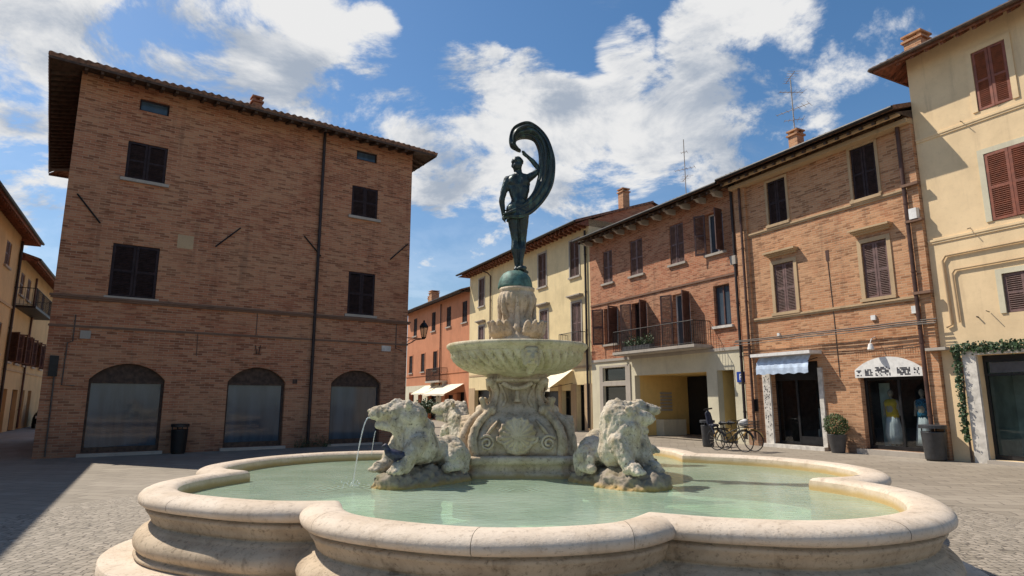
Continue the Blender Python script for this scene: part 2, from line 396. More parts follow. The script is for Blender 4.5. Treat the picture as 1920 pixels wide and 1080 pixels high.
M['bin'] = plain('charcoal_bin_plastic', (.035, .036, .04), .45, var=.3)
M['bin_black'] = plain('black_bin_metal', (.008, .008, .009), .5, var=.3)
M['pot'] = plain('grey_planter', (.07, .068, .07), .6, var=.2)
M['leaf'] = plain('leaf_green', (.045, .085, .018), .6, var=.6, scale=14)
M['leaf_dark'] = plain('ivy_green', (.03, .062, .018), .6, var=.6, scale=11)
M['glass'] = glass('window_glass', (.45, .5, .52), .02, .7, (.02, .025, .03))
M['shopglass'] = glass('shop_glass', (.66, .72, .72), .015, .93)
M['ink'] = plain('dark_lettering', (.03, .028, .035), .6)
M['blue'] = plain('blue_enamel', (.012, .05, .30), .35, var=.1)
def _panel():
    m, nt, p = new_mat('sky_toned_window_glass'); o = nt.obj(); x, y, z = nt.sep(o)
    f = nt.noise(nt.comb(nt.math('MULTIPLY', x, 2.5), 0.0, nt.math('MULTIPLY', z, .35)), 1, 5, .6)
    nt.put(p.inputs['Base Color'], nt.mix(nt.ramp(f, .3, .7), (.035, .052, .07), (.07, .098, .125)))  # frosted glass tone and blue-grey sky reflection put into the base colour
    p.inputs['Roughness'].default_value = .06; p.inputs['IOR'].default_value = 1.5
    nt.put(p.inputs['Normal'], nt.bump(nt.noise(o, 1.1, 2), .04, .05)); return m
M['panel'] = _panel()
WZW = -.4785 + .84 * 1.29      # water level above the square
RIM = dict(c=(.74, .60, .50), c2=(.62, .49, .38), spot=(.30, .21, .14))
WZ = .84
M['rim'] = stone('rosy_travertine', (.69, .57, .445), (.57, .45, .33), (.20, .135, .08), pit=.5, big=1.6, bumpd=.012)
M['wallstone'] = stone('shade_toned_dirty_travertine', (.54, .42, .29), (.40, .30, .20), (.13, .09, .05), pit=.8, big=2.2, bumpd=.015)  # basin wall's shade put into a darker copy of the rim stone, plus dirt drips
M['ped'] = stone('weathered_limestone', (.62, .50, .36), (.45, .34, .225), (.12, .085, .055), moss=(.32, .23, .11), mossamt=.5, pit=.8, water_z=WZW, big=3.5, bumpd=.02)
M['bowlstone'] = stone('mossy_limestone', (.63, .54, .37), (.49, .40, .25), (.15, .115, .065), moss=(.36, .30, .13), mossamt=.5, pit=.75, big=4)
M['lion'] = stone('lichened_limestone', (.66, .57, .45), (.38, .305, .215), (.08, .062, .045), moss=(.38, .29, .12), mossamt=.4, pit=1.0, water_z=WZW, big=5, bumpd=.03)
M['rock'] = stone('brown_rock', (.30, .25, .19), (.20, .16, .12), (.08, .065, .05), moss=(.26, .21, .09), mossamt=.5, pit=.7, water_z=WZW, big=4)
def _bronze():
    m, nt, p = new_mat('dark_green_bronze'); o = nt.pos()
    f = nt.ramp(nt.noise(nt.vmath('MULTIPLY', o, (1, 1, .35)), 14, 6, .65), .45, .75)
    nt.put(p.inputs['Base Color'], nt.mix(f, (.026, .034, .034), (.065, .115, .098)))
    p.inputs['Metallic'].default_value = .35; p.inputs['Roughness'].default_value = .42
    nt.put(p.inputs['Normal'], nt.bump(nt.noise(o, 60, 4), .25, .006)); return m
M['bronze'] = _bronze()
M['verdigris'] = plain('verdigris_bronze', (.075, .15, .12), .6, .2, var=.45, scale=16, bump=.3)
def _water():
    m, nt, p = new_mat('pale_green_water'); out = nt.n['Material Output']; o = nt.pos()
    tr = nt.new('ShaderNodeBsdfTransparent'); tr.inputs[0].default_value = (.80, .93, .82, 1)
    f = nt.ramp(nt.noise(o, .9, 4), .3, .7)
    df = nt.new('ShaderNodeBsdfDiffuse'); nt.put(df.inputs[0], nt.mix(f, (.44, .60, .44), (.64, .79, .62)))
    mx = nt.new('ShaderNodeMixShader'); mx.inputs[0].default_value = .46; nt.l.new(df.outputs[0], mx.inputs[1]); nt.l.new(tr.outputs[0], mx.inputs[2])
    dist = nt.vmath('DISTANCE', o, (-1.97, 7.92, WZW))
    rip = nt.math('MULTIPLY', nt.math('SINE', nt.math('MULTIPLY', dist, 70.0)), nt.ramp(dist, .05, .8, .5, 0))
    dist2 = nt.vmath('DISTANCE', o, (.07, 7.74, WZW))
    rip2 = nt.math('MULTIPLY', nt.math('SINE', nt.math('MULTIPLY', dist2, 80.0)), nt.ramp(dist2, .03, .42, .5, 0))
    h = nt.math('ADD', nt.math('ADD', nt.math('ADD', nt.noise(nt.vmath('MULTIPLY', o, (1, 1.6, 1)), 9, 3, .5), nt.math('MULTIPLY', nt.noise(o, 28, 2, .5), .3)), rip), rip2)
    bp = nt.bump(h, .32, .02)
    gl = nt.new('ShaderNodeBsdfGlossy'); gl.inputs['Roughness'].default_value = .03; nt.put(gl.inputs['Normal'], bp)
    fr = nt.new('ShaderNodeFresnel'); fr.inputs[0].default_value = 1.33; nt.put(fr.inputs['Normal'], bp)
    m2 = nt.new('ShaderNodeMixShader'); nt.put(m2.inputs[0], fr.outputs[0]); nt.l.new(mx.outputs[0], m2.inputs[1]); nt.l.new(gl.outputs[0], m2.inputs[2])
    nt.l.new(m2.outputs[0], out.inputs[0]); return m
M['water'] = _water()
def _jet():
    m, nt, p = new_mat('falling_water'); out = nt.n['Material Output']
    tr = nt.new('ShaderNodeBsdfTransparent'); gl = nt.new('ShaderNodeBsdfGlossy'); gl.inputs['Roughness'].default_value = .1
    df = nt.new('ShaderNodeBsdfDiffuse'); df.inputs[0].default_value = (.8, .83, .85, 1)
    a = nt.new('ShaderNodeMixShader'); a.inputs[0].default_value = .5; nt.l.new(df.outputs[0], a.inputs[1]); nt.l.new(gl.outputs[0], a.inputs[2])
    b = nt.new('ShaderNodeMixShader'); b.inputs[0].default_value = .5; nt.l.new(tr.outputs[0], b.inputs[1]); nt.l.new(a.outputs[0], b.inputs[2])
    nt.l.new(b.outputs[0], out.inputs[0]); return m
M['jet'] = _jet()
def _paving():
    m, nt, p = new_mat('stone_paving'); o = nt.pos(); x, y, z = nt.sep(o)
    n1 = nt.noise(o, .8, 3); n2 = nt.noise(nt.vmath('ADD', o, (9, 4, 0)), .8, 3)
    xx = nt.math('ADD', x, nt.math('MULTIPLY', n1, .28)); yy = nt.math('ADD', y, nt.math('MULTIPLY', n2, .28))
    ca, sa = math.cos(R(-14)), math.sin(R(-14))
    u = nt.math('ADD', nt.math('MULTIPLY', xx, ca), nt.math('MULTIPLY', yy, sa)); v = nt.math('SUBTRACT', nt.math('MULTIPLY', yy, ca), nt.math('MULTIPLY', xx, sa))
    b = nt.new('ShaderNodeTexBrick'); nt.put(b.inputs['Vector'], nt.comb(u, v, 0.0))
    b.inputs['Color1'].default_value = (.305, .258, .20, 1); b.inputs['Color2'].default_value = (.235, .198, .153, 1); b.inputs['Mortar'].default_value = (.17, .14, .11, 1)
    b.inputs['Scale'].default_value = 1; b.inputs['Mortar Size'].default_value = .016; b.inputs['Mortar Smooth'].default_value = .4
    b.inputs['Brick Width'].default_value = .62; b.inputs['Row Height'].default_value = .34
    # fan-laid setts in a ring round the fountain
    dist = nt.vmath('DISTANCE', nt.comb(x, y, 0.0), (0, 9.0, 0))
    vo = nt.new('ShaderNodeTexVoronoi', feature='DISTANCE_TO_EDGE'); nt.put(vo.inputs['Vector'], o); vo.inputs['Scale'].default_value = 10; vo.inputs['Randomness'].default_value = .5
    vc = nt.new('ShaderNodeTexVoronoi'); nt.put(vc.inputs['Vector'], o); vc.inputs['Scale'].default_value = 10; vc.inputs['Randomness'].default_value = .5
    sv = nt.sep(vc.outputs['Color'])[0]
    cc = nt.mix(sv, (.23, .195, .15), (.36, .305, .24)); cc = nt.mix(nt.ramp(vo.outputs['Distance'], .02, .09, 1, 0), cc, (.12, .10, .08))
    ring = nt.ramp(nt.math('ADD', dist, nt.math('MULTIPLY', n1, .1)), 7.2, 7.3, 1, 0)
    c = nt.mix(ring, b.outputs['Color'], cc)
    big = nt.noise(o, .25, 5, .6); c = nt.mix(nt.math('MULTIPLY', nt.ramp(big, .4, .7), .35), c, (.42, .36, .29))
    st = nt.noise(o, 3, 6, .7); c = nt.mix(nt.math('MULTIPLY', nt.ramp(st, .5, .75), .35), c, (.15, .125, .10))
    nt.put(p.inputs['Base Color'], c); p.inputs['Roughness'].default_value = .7; p.inputs['Specular IOR Level'].default_value = .35
    hb = nt.math('MULTIPLY', b.outputs['Fac'], -1.0); hc = nt.ramp(vo.outputs['Distance'], 0, .12)
    mh = nt.new('ShaderNodeMix'); nt.put(mh.inputs[0], ring); nt.put(mh.inputs[2], hb); nt.put(mh.inputs[3], hc)
    nt.put(p.inputs['Normal'], nt.bump(nt.math('ADD', mh.outputs[0], nt.math('MULTIPLY', st, .6)), .5, .02)); return m
M['paving'] = _paving()

# ------------------------------------------------------------------ ground
g = MB().quad((-250, -60, 0), (250, -60, 0), (250, 400, 0), (-250, 400, 0)).build('piazza_paving', M['paving']); g['kind'] = 'structure'

# ------------------------------------------------------------------ buildings
class Bld:
    """A building standing on a facade line: local x along the facade, y into the building, z up."""
    def __init__(s, name, label, cat, P, d, s0):
        d = Vector(d).normalized(); s.s0 = s0; s.P = Vector(P); s.d = d; s.inn = Vector((-d.y, d.x))
        w = s.P + d * s0
        s.root = empty(name, label, cat, (w.x, w.y, 0), math.atan2(d.y, d.x))
    def part(s, name, mb, mat, parent=None, smooth=False):
        return mb.build(name, mat, parent or s.root, smooth, (s.s0, 0, 0))
    def at(s, x, y, z):
        w = s.P + s.d * x + s.inn * y; return Vector((w.x, w.y, z))
def pieces(mb):
    par = list(range(len(mb.v)))
    def find(i):
        while par[i] != i: par[i] = par[par[i]]; i = par[i]
        return i
    for f in mb.f:
        for k in f[1:]: par[find(k)] = find(f[0])
    groups = {}
    for f in mb.f: groups.setdefault(find(f[0]), []).append(f)
    out = []
    for fs in groups.values():
        ids = sorted({i for f in fs for i in f}); mp = {i: k for k, i in enumerate(ids)}; q = MB()
        q.add([mb.v[i] for i in ids], [tuple(mp[i] for i in f) for f in fs]); out.append(q)
    return out
def each(b, name, mb, mat, parent=None):
    return [b.part(name, q, mat, parent) for q in pieces(mb)]
def shell(b, mat, x0, x1, z1, ops, depth, z0=0.0, name='wall', side_ops=None):
    m = MB().wall(x0, x1, z0, z1, ops)
    m.quad((x0, 0, z0), (x0, depth, z0), (x0, depth, z1), (x0, 0, z1)).quad((x1, 0, z0), (x1, 0, z1), (x1, depth, z1), (x1, depth, z0))
    m.quad((x0, depth, z0), (x1, depth, z0), (x1, depth, z1), (x0, depth, z1))
    return b.part(name, m, mat)
def leaf_mesh(w, h, t=.045, slats=True, fr=.07):
    m = MB(); m.box(0, fr, 0, t, 0, h); m.box(w - fr, w, 0, t, 0, h); m.box(fr, w - fr, 0, t, 0, fr); m.box(fr, w - fr, 0, t, h - fr, h); m.box(fr, w - fr, 0, t, h * .47, h * .47 + fr)
    if slats:
        z = fr + .02
        while z < h - fr - .02:
            m.obox((w / 2, t / 2, z), ((w - 2 * fr) / 2, 0, 0), (0, .022, -.02), (0, .004, .005)); z += .055
    else: m.box(fr, w - fr, .012, t - .012, fr, h - fr)
    return m
def add_leaf(b, win, x, z, w, h, mat, hinge, ang, y=0.03, slats=True, t=.045):
    """shutter leaf hinged at its left (hinge=0) or right (1) edge, opened outward by ang degrees"""
    o = leaf_mesh(w, h, t, slats).build('shutter', mat, win)
    if hinge == 0: o.location = (x - b.s0, y, z); o.rotation_euler = (0, 0, -R(ang))
    else:
        o.location = (x - b.s0, y, z); o.rotation_euler = (0, 0, R(ang)); o.data.transform(Matrix.Translation((-w, 0, 0)))
    return o
def window(b, x0, x1, z0, z1, smat, state='closed', dep=.28, sill=None, sillmat='greystone', frame=None, framemat='greystone', cornice=False, slats=True, glassmat='glass', ajar=0, fmat='shut_brown', y=.05, angs=(0, 0)):
    w, h = x1 - x0, z1 - z0; f = MB(); fr = .055
    f.box(x0, x0 + fr, dep - .08, dep - .02, z0, z1); f.box(x1 - fr, x1, dep - .08, dep - .02, z0, z1)
    f.box(x0 + fr, x1 - fr, dep - .08, dep - .02, z0, z0 + fr); f.box(x0 + fr, x1 - fr, dep - .08, dep - .02, z1 - fr, z1)
    xm = (x0 + x1) / 2
    if w > .6: f.box(xm - .03, xm + .03, dep - .09, dep - .03, z0 + fr, z1 - fr)
    f.quad((x0, dep - .01, z0), (x1, dep - .01, z0), (x1, dep - .01, z1), (x0, dep - .01, z1))
    win = b.part('window', f, M[fmat])
    p = MB().quad((x0 + fr, dep - .05, z0 + fr), (x1 - fr, dep - .05, z0 + fr), (x1 - fr, dep - .05, z1 - fr), (x0 + fr, dep - .05, z1 - fr))
    b.part('pane', p, M[glassmat], win)
    if state == 'closed':
        add_leaf(b, win, x0 + .012, z0 + .01, w / 2 - .02, h - .02, M[smat], 0, angs[0] + random.choice((0, 0, 2, 5)), y, slats); add_leaf(b, win, x1 - .012, z0 + .01, w / 2 - .02, h - .02, M[smat], 1, angs[1] + random.choice((0, 0, 1, 4)), y, slats)
    elif state == 'open':
        add_leaf(b, win, x0, z0, w / 2, h, M[smat], 0, angs[0], -.03, slats); add_leaf(b, win, x1, z0, w / 2, h, M[smat], 1, angs[1], -.03, slats)
    if sill:
        b.part('sill', MB().box(x0 - sill, x1 + sill, -.10, .02, z0 - .10, z0), M[sillmat], win)
    if frame:
        k = frame; m = MB(); m.box(x0 - k, x0, -.035, .03, z0, z1 + k); m.box(x1, x1 + k, -.035, .03, z0, z1 + k); m.box(x0, x1, -.035, .03, z1, z1 + k)
        b.part('surround', m, M[framemat], win)
    if cornice:
        k = (frame or 0) + .12; zc = z1 + (frame or 0) + .16; m = MB()
        m.box(x0 - k + .08, x1 + k - .08, -.10, .0, zc, zc + .06); m.box(x0 - k + .03, x1 + k - .03, -.19, .0, zc + .06, zc + .11); m.box(x0 - k, x1 + k, -.27, .0, zc + .11, zc + .17)
        b.part('cornice', m, M[framemat], win)
    return win
def tile_slope(m, A, B, C, D, tw=.23, amp=.05, rows=10):
    """corrugated tiles: eave A->B, ridge D->C"""
    A, B, C, D = map(Vector, (A, B, C, D)); L = (B - A).length; n = max(2, int(L / tw)); N = n * 6
    nrm = (B - A).cross(D - A).normalized()
    if nrm.z < 0: nrm = -nrm
    rr = []
    for j in range(rows + 1):
        for sub in (0, 1):
            if j == rows and sub: break
            v = (j + .999 * sub) / rows; r = []
            for i in range(N + 1):
                u = i / N; p = (A.lerp(B, u)).lerp(D.lerp(C, u), v); ph = (i % 6) / 6
                k = amp * (math.sin(math.pi * ph * 2) * .5 + .5) + (.03 if sub == 0 else .0) + .012 * math.sin(int(i / 6) * 12.9898 + j * 4.1)
                r.append(p + nrm * k)
            rr.append(r)
    m.grid(rr)
    # closed butt end of the lowest course
    lo = [p - nrm * (amp * .5 + .05) for p in [A.lerp(B, i / N) for i in range(N + 1)]]
    m.grid([lo, rr[0]])
def pipe(b, x, z0, z1, mat='pipe', r=.05, y=-.09, name='downpipe', kink=None):
    m = MB(); pts = [(x, y, z0), (x, y, z1)]
    if kink: pts = [(x, y, z0), (x, y, z1 - .5), (x + kink * .4, y - .12, z1 - .25), (x + kink, y - .6, z1)]
    m.tube(pts, r, 10)
    z = z0 + 1
    while z < z1 - .6: m.tube([(x, y, z), (x, y, z + .05)], r + .012, 10); m.box(x - .015, x + .015, y, .0, z + .015, z + .035); z += 2.1
    return b.part(name, m, M[mat], smooth=False)
def chimney(b, x, y, z0, z1, w, mat='brick_tan', parent=None):
    m = MB().box(x - w, x + w, y - w, y + w, z0, z1 - .25)
    m.box(x - w - .06, x + w + .06, y - w - .06, y + w + .06, z1 - .25, z1 - .18)
    for (i, j) in ((-1, -1), (1, -1), (1, 1), (-1, 1)): m.box(x + i * w * .75 - .05, x + i * w * .75 + .05, y + j * w * .75 - .05, y + j * w * .75 + .05, z1 - .18, z1 - .06)
    m.box(x - w - .05, x + w + .05, y - w - .05, y + w + .05, z1 - .06, z1)
    c = b.part('chimney', m, M[mat], parent)
    return c
def shop_interior(b, x0, x1, z0, z1, y, dep, mat, name='interior'):
    m = MB().quad((x0, y + dep, z0), (x1, y + dep, z0), (x1, y + dep, z1), (x0, y + dep, z1)).quad((x0, y, z0), (x0, y + dep, z0), (x0, y + dep, z1), (x0, y, z1))
    m.quad((x1, y, z0), (x1, y + dep, z0), (x1, y + dep, z1), (x1, y, z1)).quad((x0, y, z1), (x1, y, z1), (x1, y + dep, z1), (x0, y + dep, z1)).quad((x0, y, z0 + .003), (x1, y, z0 + .003), (x1, y + dep, z0 + .003), (x0, y + dep, z0 + .003))
    return b.part(name, m, M[mat])

# ---- brown brick palazzo on the left (in shade)
BL = Bld('brick_palazzo', 'tall brown brick building in shade with three arched shop windows', 'building', (-13.7, 18.4), (9.45, 6.9), 0)
LN = 11.70
AR = [(1.14, 3.17, .10, 2.78, .32, .5), (5.05, 6.97, .10, 2.78, .32, .5), (8.64, 10.62, .08, 2.78, .32, .5)]
WU = [(1.45, 2.60, 8.74, 10.02), (9.10, 10.20, 8.84, 10.10)]; WM = [(1.36, 2.66, 4.86, 6.56), (9.12, 10.22, 4.92, 6.60)]; WA = [(1.65, 2.52, 11.15, 11.56), (9.22, 10.10, 11.22, 11.62)]
shell(BL, M['brick_dim'], 0, LN, 12.0, AR + [(*w, .25) for w in WU + WM] + [(*w, .3) for w in WA], 11.0)
for w in WU: window(BL, *w, 'shut_black', dep=.22, sill=.12, y=.02)
for w in WM: window(BL, *w, 'shut_black', dep=.22, sill=.1, y=.02)
for w in WA:
    x0, x1, z0, z1 = w
    f = MB().box(x0, x0 + .05, .08, .14, z0, z1).box(x1 - .05, x1, .08, .14, z0, z1).box(x0 + .05, x1 - .05, .08, .14, z0, z0 + .05).box(x0 + .05, x1 - .05, .08, .14, z1 - .05, z1)
    wn = BL.part('attic_window', f, M['shut_black'])
    BL.part('pane', MB().box(x0 + .05, x1 - .05, .11, .13, z0 + .05, z1 - .05), M['panel'], wn)
def soldier(b, x0, x1, z, h=.26, mat='brick_red'):
    m = MB(); n = max(3, int((x1 - x0 + .2) / .075))
    for k in range(n):
        x = x0 - .1 + (x1 - x0 + .2) * k / n; m.box(x, x + .058, -.006, .02, z + .005, z + h + .03 * math.sin(k * 1.7))
    return b.part('brick_lintel', m, M[mat])
for (x0, x1, z0, z1) in WU + WM: soldier(BL, x0, x1, z1, .26, 'brick_dim')
for (x0, x1, z0, z1, dep, rise) in AR:
    f = MB(); fr = .07
    f.box(x0, x0 + fr, .14, .22, z0, 2.2); f.box(x1 - fr, x1, .14, .22, z0, 2.2); f.box(x0 + fr, x1 - fr, .14, .22, z0, z0 + .16); f.box(x0, x1, .12, .22, 2.17, 2.25)
    p = arc(x0, x1, z1 - rise, rise)
    for k in range(len(p) - 1): f.add([(p[k][0], .16, 2.25), (p[k + 1][0], .16, 2.25), (p[k + 1][0], .16, p[k + 1][1]), (p[k][0], .16, p[k][1])], [(0, 1, 2, 3)])
    f.quad((x0, .25, z0), (x1, .25, z0), (x1, .25, z1), (x0, .25, z1))
    w = BL.part('shop_window', f, M['wood_dark'])
    BL.part('pane', MB().quad((x0 + fr, .19, z0 + .16), (x1 - fr, .19, z0 + .16), (x1 - fr, .19, 2.17), (x0 + fr, .19, 2.17)), M['panel'], w)
    BL.part('sill', MB().box(x0 - .1, x1 + .1, -.14, .13, .0, z0 - .004), M['greystone'], w)
    m = MB(); q = arc(x0 - .02, x1 + .02, z1 - rise, rise + .01, 26)
    for k in range(26):
        a, c = Vector((q[k][0], 0, q[k][1])), Vector((q[k + 1][0], 0, q[k + 1][1])); mid = (a + c) / 2; t = (c - a).normalized(); nn = Vector((-t.z, 0, t.x))
        m.obox(mid + nn * .15 + Vector((0, .004, 0)), t * ((c - a).length * .38), (0, .012, 0), nn * .14)
    BL.part('brick_arch', m, M['brick_dim'])
m = MB().box(-.06, LN + .06, -.07, .0, 4.68, 4.74).box(-.09, LN + .09, -.11, .0, 4.74, 4.80); BL.part('string_course', m, M['trim_dark'])
m = MB().box(-.03, LN + .03, -.035, .0, 3.83, 3.89); BL.part('string_course', m, M['trim_dark'])
pipe(BL, 7.86, .1, 12.0, 'pipe_dark', .055)
for (a, c) in (((.27, 7.95), (.95, 7.12)), ((5.07, 7.65), (4.31, 6.86)), ((7.31, 7.71), (7.98, 7.02)), ((11.60, 8.05), (10.82, 7.28))):
    BL.part('tie_rod', MB().tube([(a[0], -.04, a[1]), (c[0], -.04, c[1])], .026, 6).tube([((a[0] + c[0]) / 2, -.04, (a[1] + c[1]) / 2), ((a[0] + c[0]) / 2, .05, (a[1] + c[1]) / 2)], .02, 6), M['iron'])
BL.part('stone_patch', MB().box(3.14, 3.62, -.006, .02, 6.66, 7.12), M['tan_trim'])
BL.part('junction_box', MB().box(.78, 1.05, -.09, .0, 3.49, 3.73), M['greystone'])
BL.part('street_plate', MB().box(10.60, 10.98, -.03, .0, 3.56, 3.78), M['marble_sill'])
each(BL, 'pipe_conduit', MB().tube([(.62, -.03, 4.2), (.62, -.03, 3.4), (.5, -.03, 3.35), (.48, -.03, 2.1), (.8, -.03, 2.08)], .018, 6).tube([(.28, -.03, 2.5), (.3, -.03, .05)], .025, 6), M['cable'])
BL.part('meter_box', MB().box(.12, .34, -.10, .0, 2.35, 2.95), M['iron'])
BL.part('wall_bracket', MB().tube([(5.85, -.03, 3.55), (5.9, -.06, 3.25), (5.98, -.06, 3.25), (6.02, -.03, 3.55)], .014, 6), M['iron'])
BL.part('vent_cover', MB().box(7.22, 7.38, -.02, .0, 2.24, 2.4), M['wood_dark'])
each(BL, 'wall_cable', MB().tube([(5.85, -.02, 4.66), (5.85, -.02, 3.9)], .012, 5).tube([(11.2, -.02, 4.66), (11.2, -.02, 3.7), (11.5, -.02, 3.6)], .015, 5).tube([(4.0, -.02, 3.82), (4.02, -.02, 3.1)], .01, 5), M['cable'])
# hipped roof with wide eaves
oL, oR, oF, dp = .86, .74, .86, 11.0
ze, zr, yr = 11.92, 14.0, 5.2
A, B2 = (-oL, -oF, ze), (LN + oR, -oF, ze); C1, C2 = (-oL, dp + .8, ze), (LN + oR, dp + .8, ze); R1, R2 = (4.6, yr, zr), (7.2, yr, zr)
m = MB(); tile_slope(m, A, B2, R2, R1); tile_slope(m, C1, A, R1, R1, rows=6); tile_slope(m, B2, C2, R2, R2, rows=6); tile_slope(m, C2, C1, R1, R2, rows=4)
rf = BL.part('roof', m, M['roof'])
zs = ze - .10
def soffit(b, x0, x1, y0, oL, oR, z, ztop, mat, dp, sp=.42, fas=True):
    m = MB().add([(x0 - oL, -y0, z), (x1 + oR, -y0, z), (x1, 0.004, ztop), (x0, 0.004, ztop), (x1 + oR, dp, z), (x1, dp, ztop), (x0 - oL, dp, z), (x0, dp, ztop)], [(0, 1, 2, 3), (1, 4, 5, 2), (0, 3, 7, 6)])
    x = x0 + .1
    while x < x1:
        m.obox((x, -y0 / 2 + .02, (z + ztop) / 2 - .05), (.045, 0, 0), (0, y0 / 2 - .05, (ztop - z) / 2), (0, 0, .05)); x += sp
    for (xa, sgn, o) in ((x0, -1, oL), (x1, 1, oR)):
        if o < .3: continue
        y = .2
        while y < dp - .3:
            m.obox((xa + sgn * o / 2, y, (z + ztop) / 2 - .05), (o / 2 - .05, 0, -sgn * (ztop - z) / 2), (0, .045, 0), (0, 0, .05)); y += sp
    if fas:
        m.box(x0 - oL, x1 + oR, -y0 - .012, -y0 + .02, z - .03, z + .09)
        if oL > .3: m.box(x0 - oL - .012, x0 - oL + .02, -y0 + .02, dp, z - .03, z + .09)
        if oR > .3: m.box(x1 + oR - .02, x1 + oR + .012, -y0 + .02, dp, z - .03, z + .09)
    return b.part('eave', m, M[mat])
soffit(BL, 0, LN, oF - .03, oL - .03, oR - .03, zs, 12.0, 'wood_dark', dp)
chimney(BL, 5.55, 1.2, 12.2, 13.25, .16, 'brick_dim', rf)

# street lantern on a bracket at the right corner of the palazzo
p = BL.at(LN + .02, .35, 4.25)
LA = empty('wall_lantern', 'black iron street lantern on a bracket at the right corner of the brown brick building', 'street lamp', p, math.atan2(6.9, 9.45))
br = MB().tube([(0, 0, -.35), (.25, 0, -.30), (.55, 0, -.12), (.92, 0, -.06)], .022, 6).tube([(0, 0, -.06), (.95, 0, -.06)], .02, 6).tube(catmull([(.1, 0, -.3), (.3, 0, -.12), (.45, 0, -.16), (.4, 0, -.24)], 6), .012, 6)
br.build('bracket', M['iron'], LA)
m = MB().lathe([(.08, 0), (.10, .03), (.17, .42), (.19, .44)], 6, (.92, 0, 0)); m.build('lantern_glass', M['shopglass'], LA)
m = MB().lathe([(.21, .44), (.20, .47), (.10, .60), (.04, .64), (.05, .68), (.01, .74)], 6, (.92, 0, 0)).lathe([(.03, -.08), (.10, -.02), (.10, .0)], 6, (.92, 0, 0))
for k in range(6):
    a = 2 * math.pi * k / 6; m.tube([(.92 + .10 * math.cos(a), .10 * math.sin(a), .0), (.92 + .19 * math.cos(a), .19 * math.sin(a), .44)], .011, 5)
m.build('lantern_cage', M['iron'], LA)

# ---- the row of buildings on the right
PR, DR = (9.17, 24.03), (.456, -.89)
def brackets(b, x0, x1, y0, z, mat, sp=.55, w=.06, name='eave_bracket'):
    m = MB(); x = x0 + .25
    while x < x1 - .1:
        m = MB().add([(x + sx_ * w, y, zz) for sx_ in (-1, 1) for y, zz in ((.0, z - .24), (-y0 * .5, z - .24), (-y0 * .62, z - .14), (-y0 + .12, z - .12), (-y0 + .12, z), (.0, z))],
                     [(0, 1, 2, 3, 4, 5), (6, 11, 10, 9, 8, 7)] + [(k, k + 6, (k + 1) % 6 + 6, (k + 1) % 6) for k in range(6)])
        b.part(name, m, M[mat]); x += sp
def simple_roof(b, x0, x1, y0, z, depth, rise, gut='iron', oL=0, oR=0):
    m = MB(); tile_slope(m, (x0 - oL, -y0, z), (x1 + oR, -y0, z), (x1 + oR, depth, z + rise), (x0 - oL, depth, z + rise))
    m.add([(x0 - oL, -y0, z - .06), (x1 + oR, -y0, z - .06), (x1 + oR, depth, z + rise - .06), (x0 - oL, depth, z + rise - .06)], [(0, 1, 2, 3)])
    m.add([(x0 - oL, -y0, z - .06), (x0 - oL, -y0, z + .08), (x0 - oL, depth, z + rise + .08), (x0 - oL, depth, z + rise - .06)], [(0, 1, 2, 3)])
    m.add([(x1 + oR, -y0, z - .06), (x1 + oR, -y0, z + .08), (x1 + oR, depth, z + rise + .08), (x1 + oR, depth, z + rise - .06)], [(0, 1, 2, 3)])
    # rear slope
    m.add([(x0 - oL, depth, z + rise), (x1 + oR, depth, z + rise), (x1 + oR, depth * 2 + y0, z), (x0 - oL, depth * 2 + y0, z)], [(0, 1, 2, 3)])
    r = b.part('roof', m, M['roof'])
    b.part('gutter', MB().tube([(x0 - oL, -y0 - .05, z - .01), (x1 + oR, -y0 - .05, z - .01)], .065, 8), M[gut]); return r
def gable(b, x0, x1, z, depth, rise, y0, mat):
    m = MB()
    for x in (x0, x1): m.add([(x, 0, z - .1), (x, depth * 2, z - .1), (x, depth, z + rise * .97)], [(0, 1, 2)])
    return each(b, 'gable', m, M[mat])
def awning(b, x0, x1, zt, zb, out, mat='awning', val=.22):
    m = MB(); n = 10; rows = []
    for j in range(5):
        t = j / 4; rows.append([(x0 + (x1 - x0) * k / n, -.03 - out * t, zt + (zb - zt) * t - .03 * math.sin(math.pi * t)) for k in range(n + 1)])
    m.grid(rows)
    if val: m.grid([rows[-1], [(p[0], p[1] - .01, p[2] - val + .03 * math.sin(p[0] * 9)) for p in rows[-1]]])
    m.tube([(x0, -.03 - out, zb - .02), (x1, -.03 - out, zb - .02)], .02, 6)
    o = b.part('awning', m, M[mat])
    a = MB()
    for x in (x0 + .06, x1 - .06): a.tube([(x, -.02, zt - .75), (x, -.03 - out, zb - .03)], .016, 6)
    each(b, 'awning_arm', a, M['iron'], o); return o
def railing(b, pts, z0, h, mat='iron', sp=.11, parent=None, name='railing'):
    m = MB()
    for i in range(len(pts) - 1):
        a, c = Vector((*pts[i], 0)), Vector((*pts[i + 1], 0)); L = (c - a).length; n = max(2, int(L / sp))
        for z in (z0 + .06, z0 + h): m.tube([(a.x, a.y, z), (c.x, c.y, z)], .02 if z > z0 + .5 else .012, 6)
        for k in range(n + 1):
            q = a.lerp(c, k / n); m.tube([(q.x, q.y, z0), (q.x, q.y, z0 + h)], .016 if k in (0, n) else .009, 5)
    return b.part(name, m, M[mat], parent)
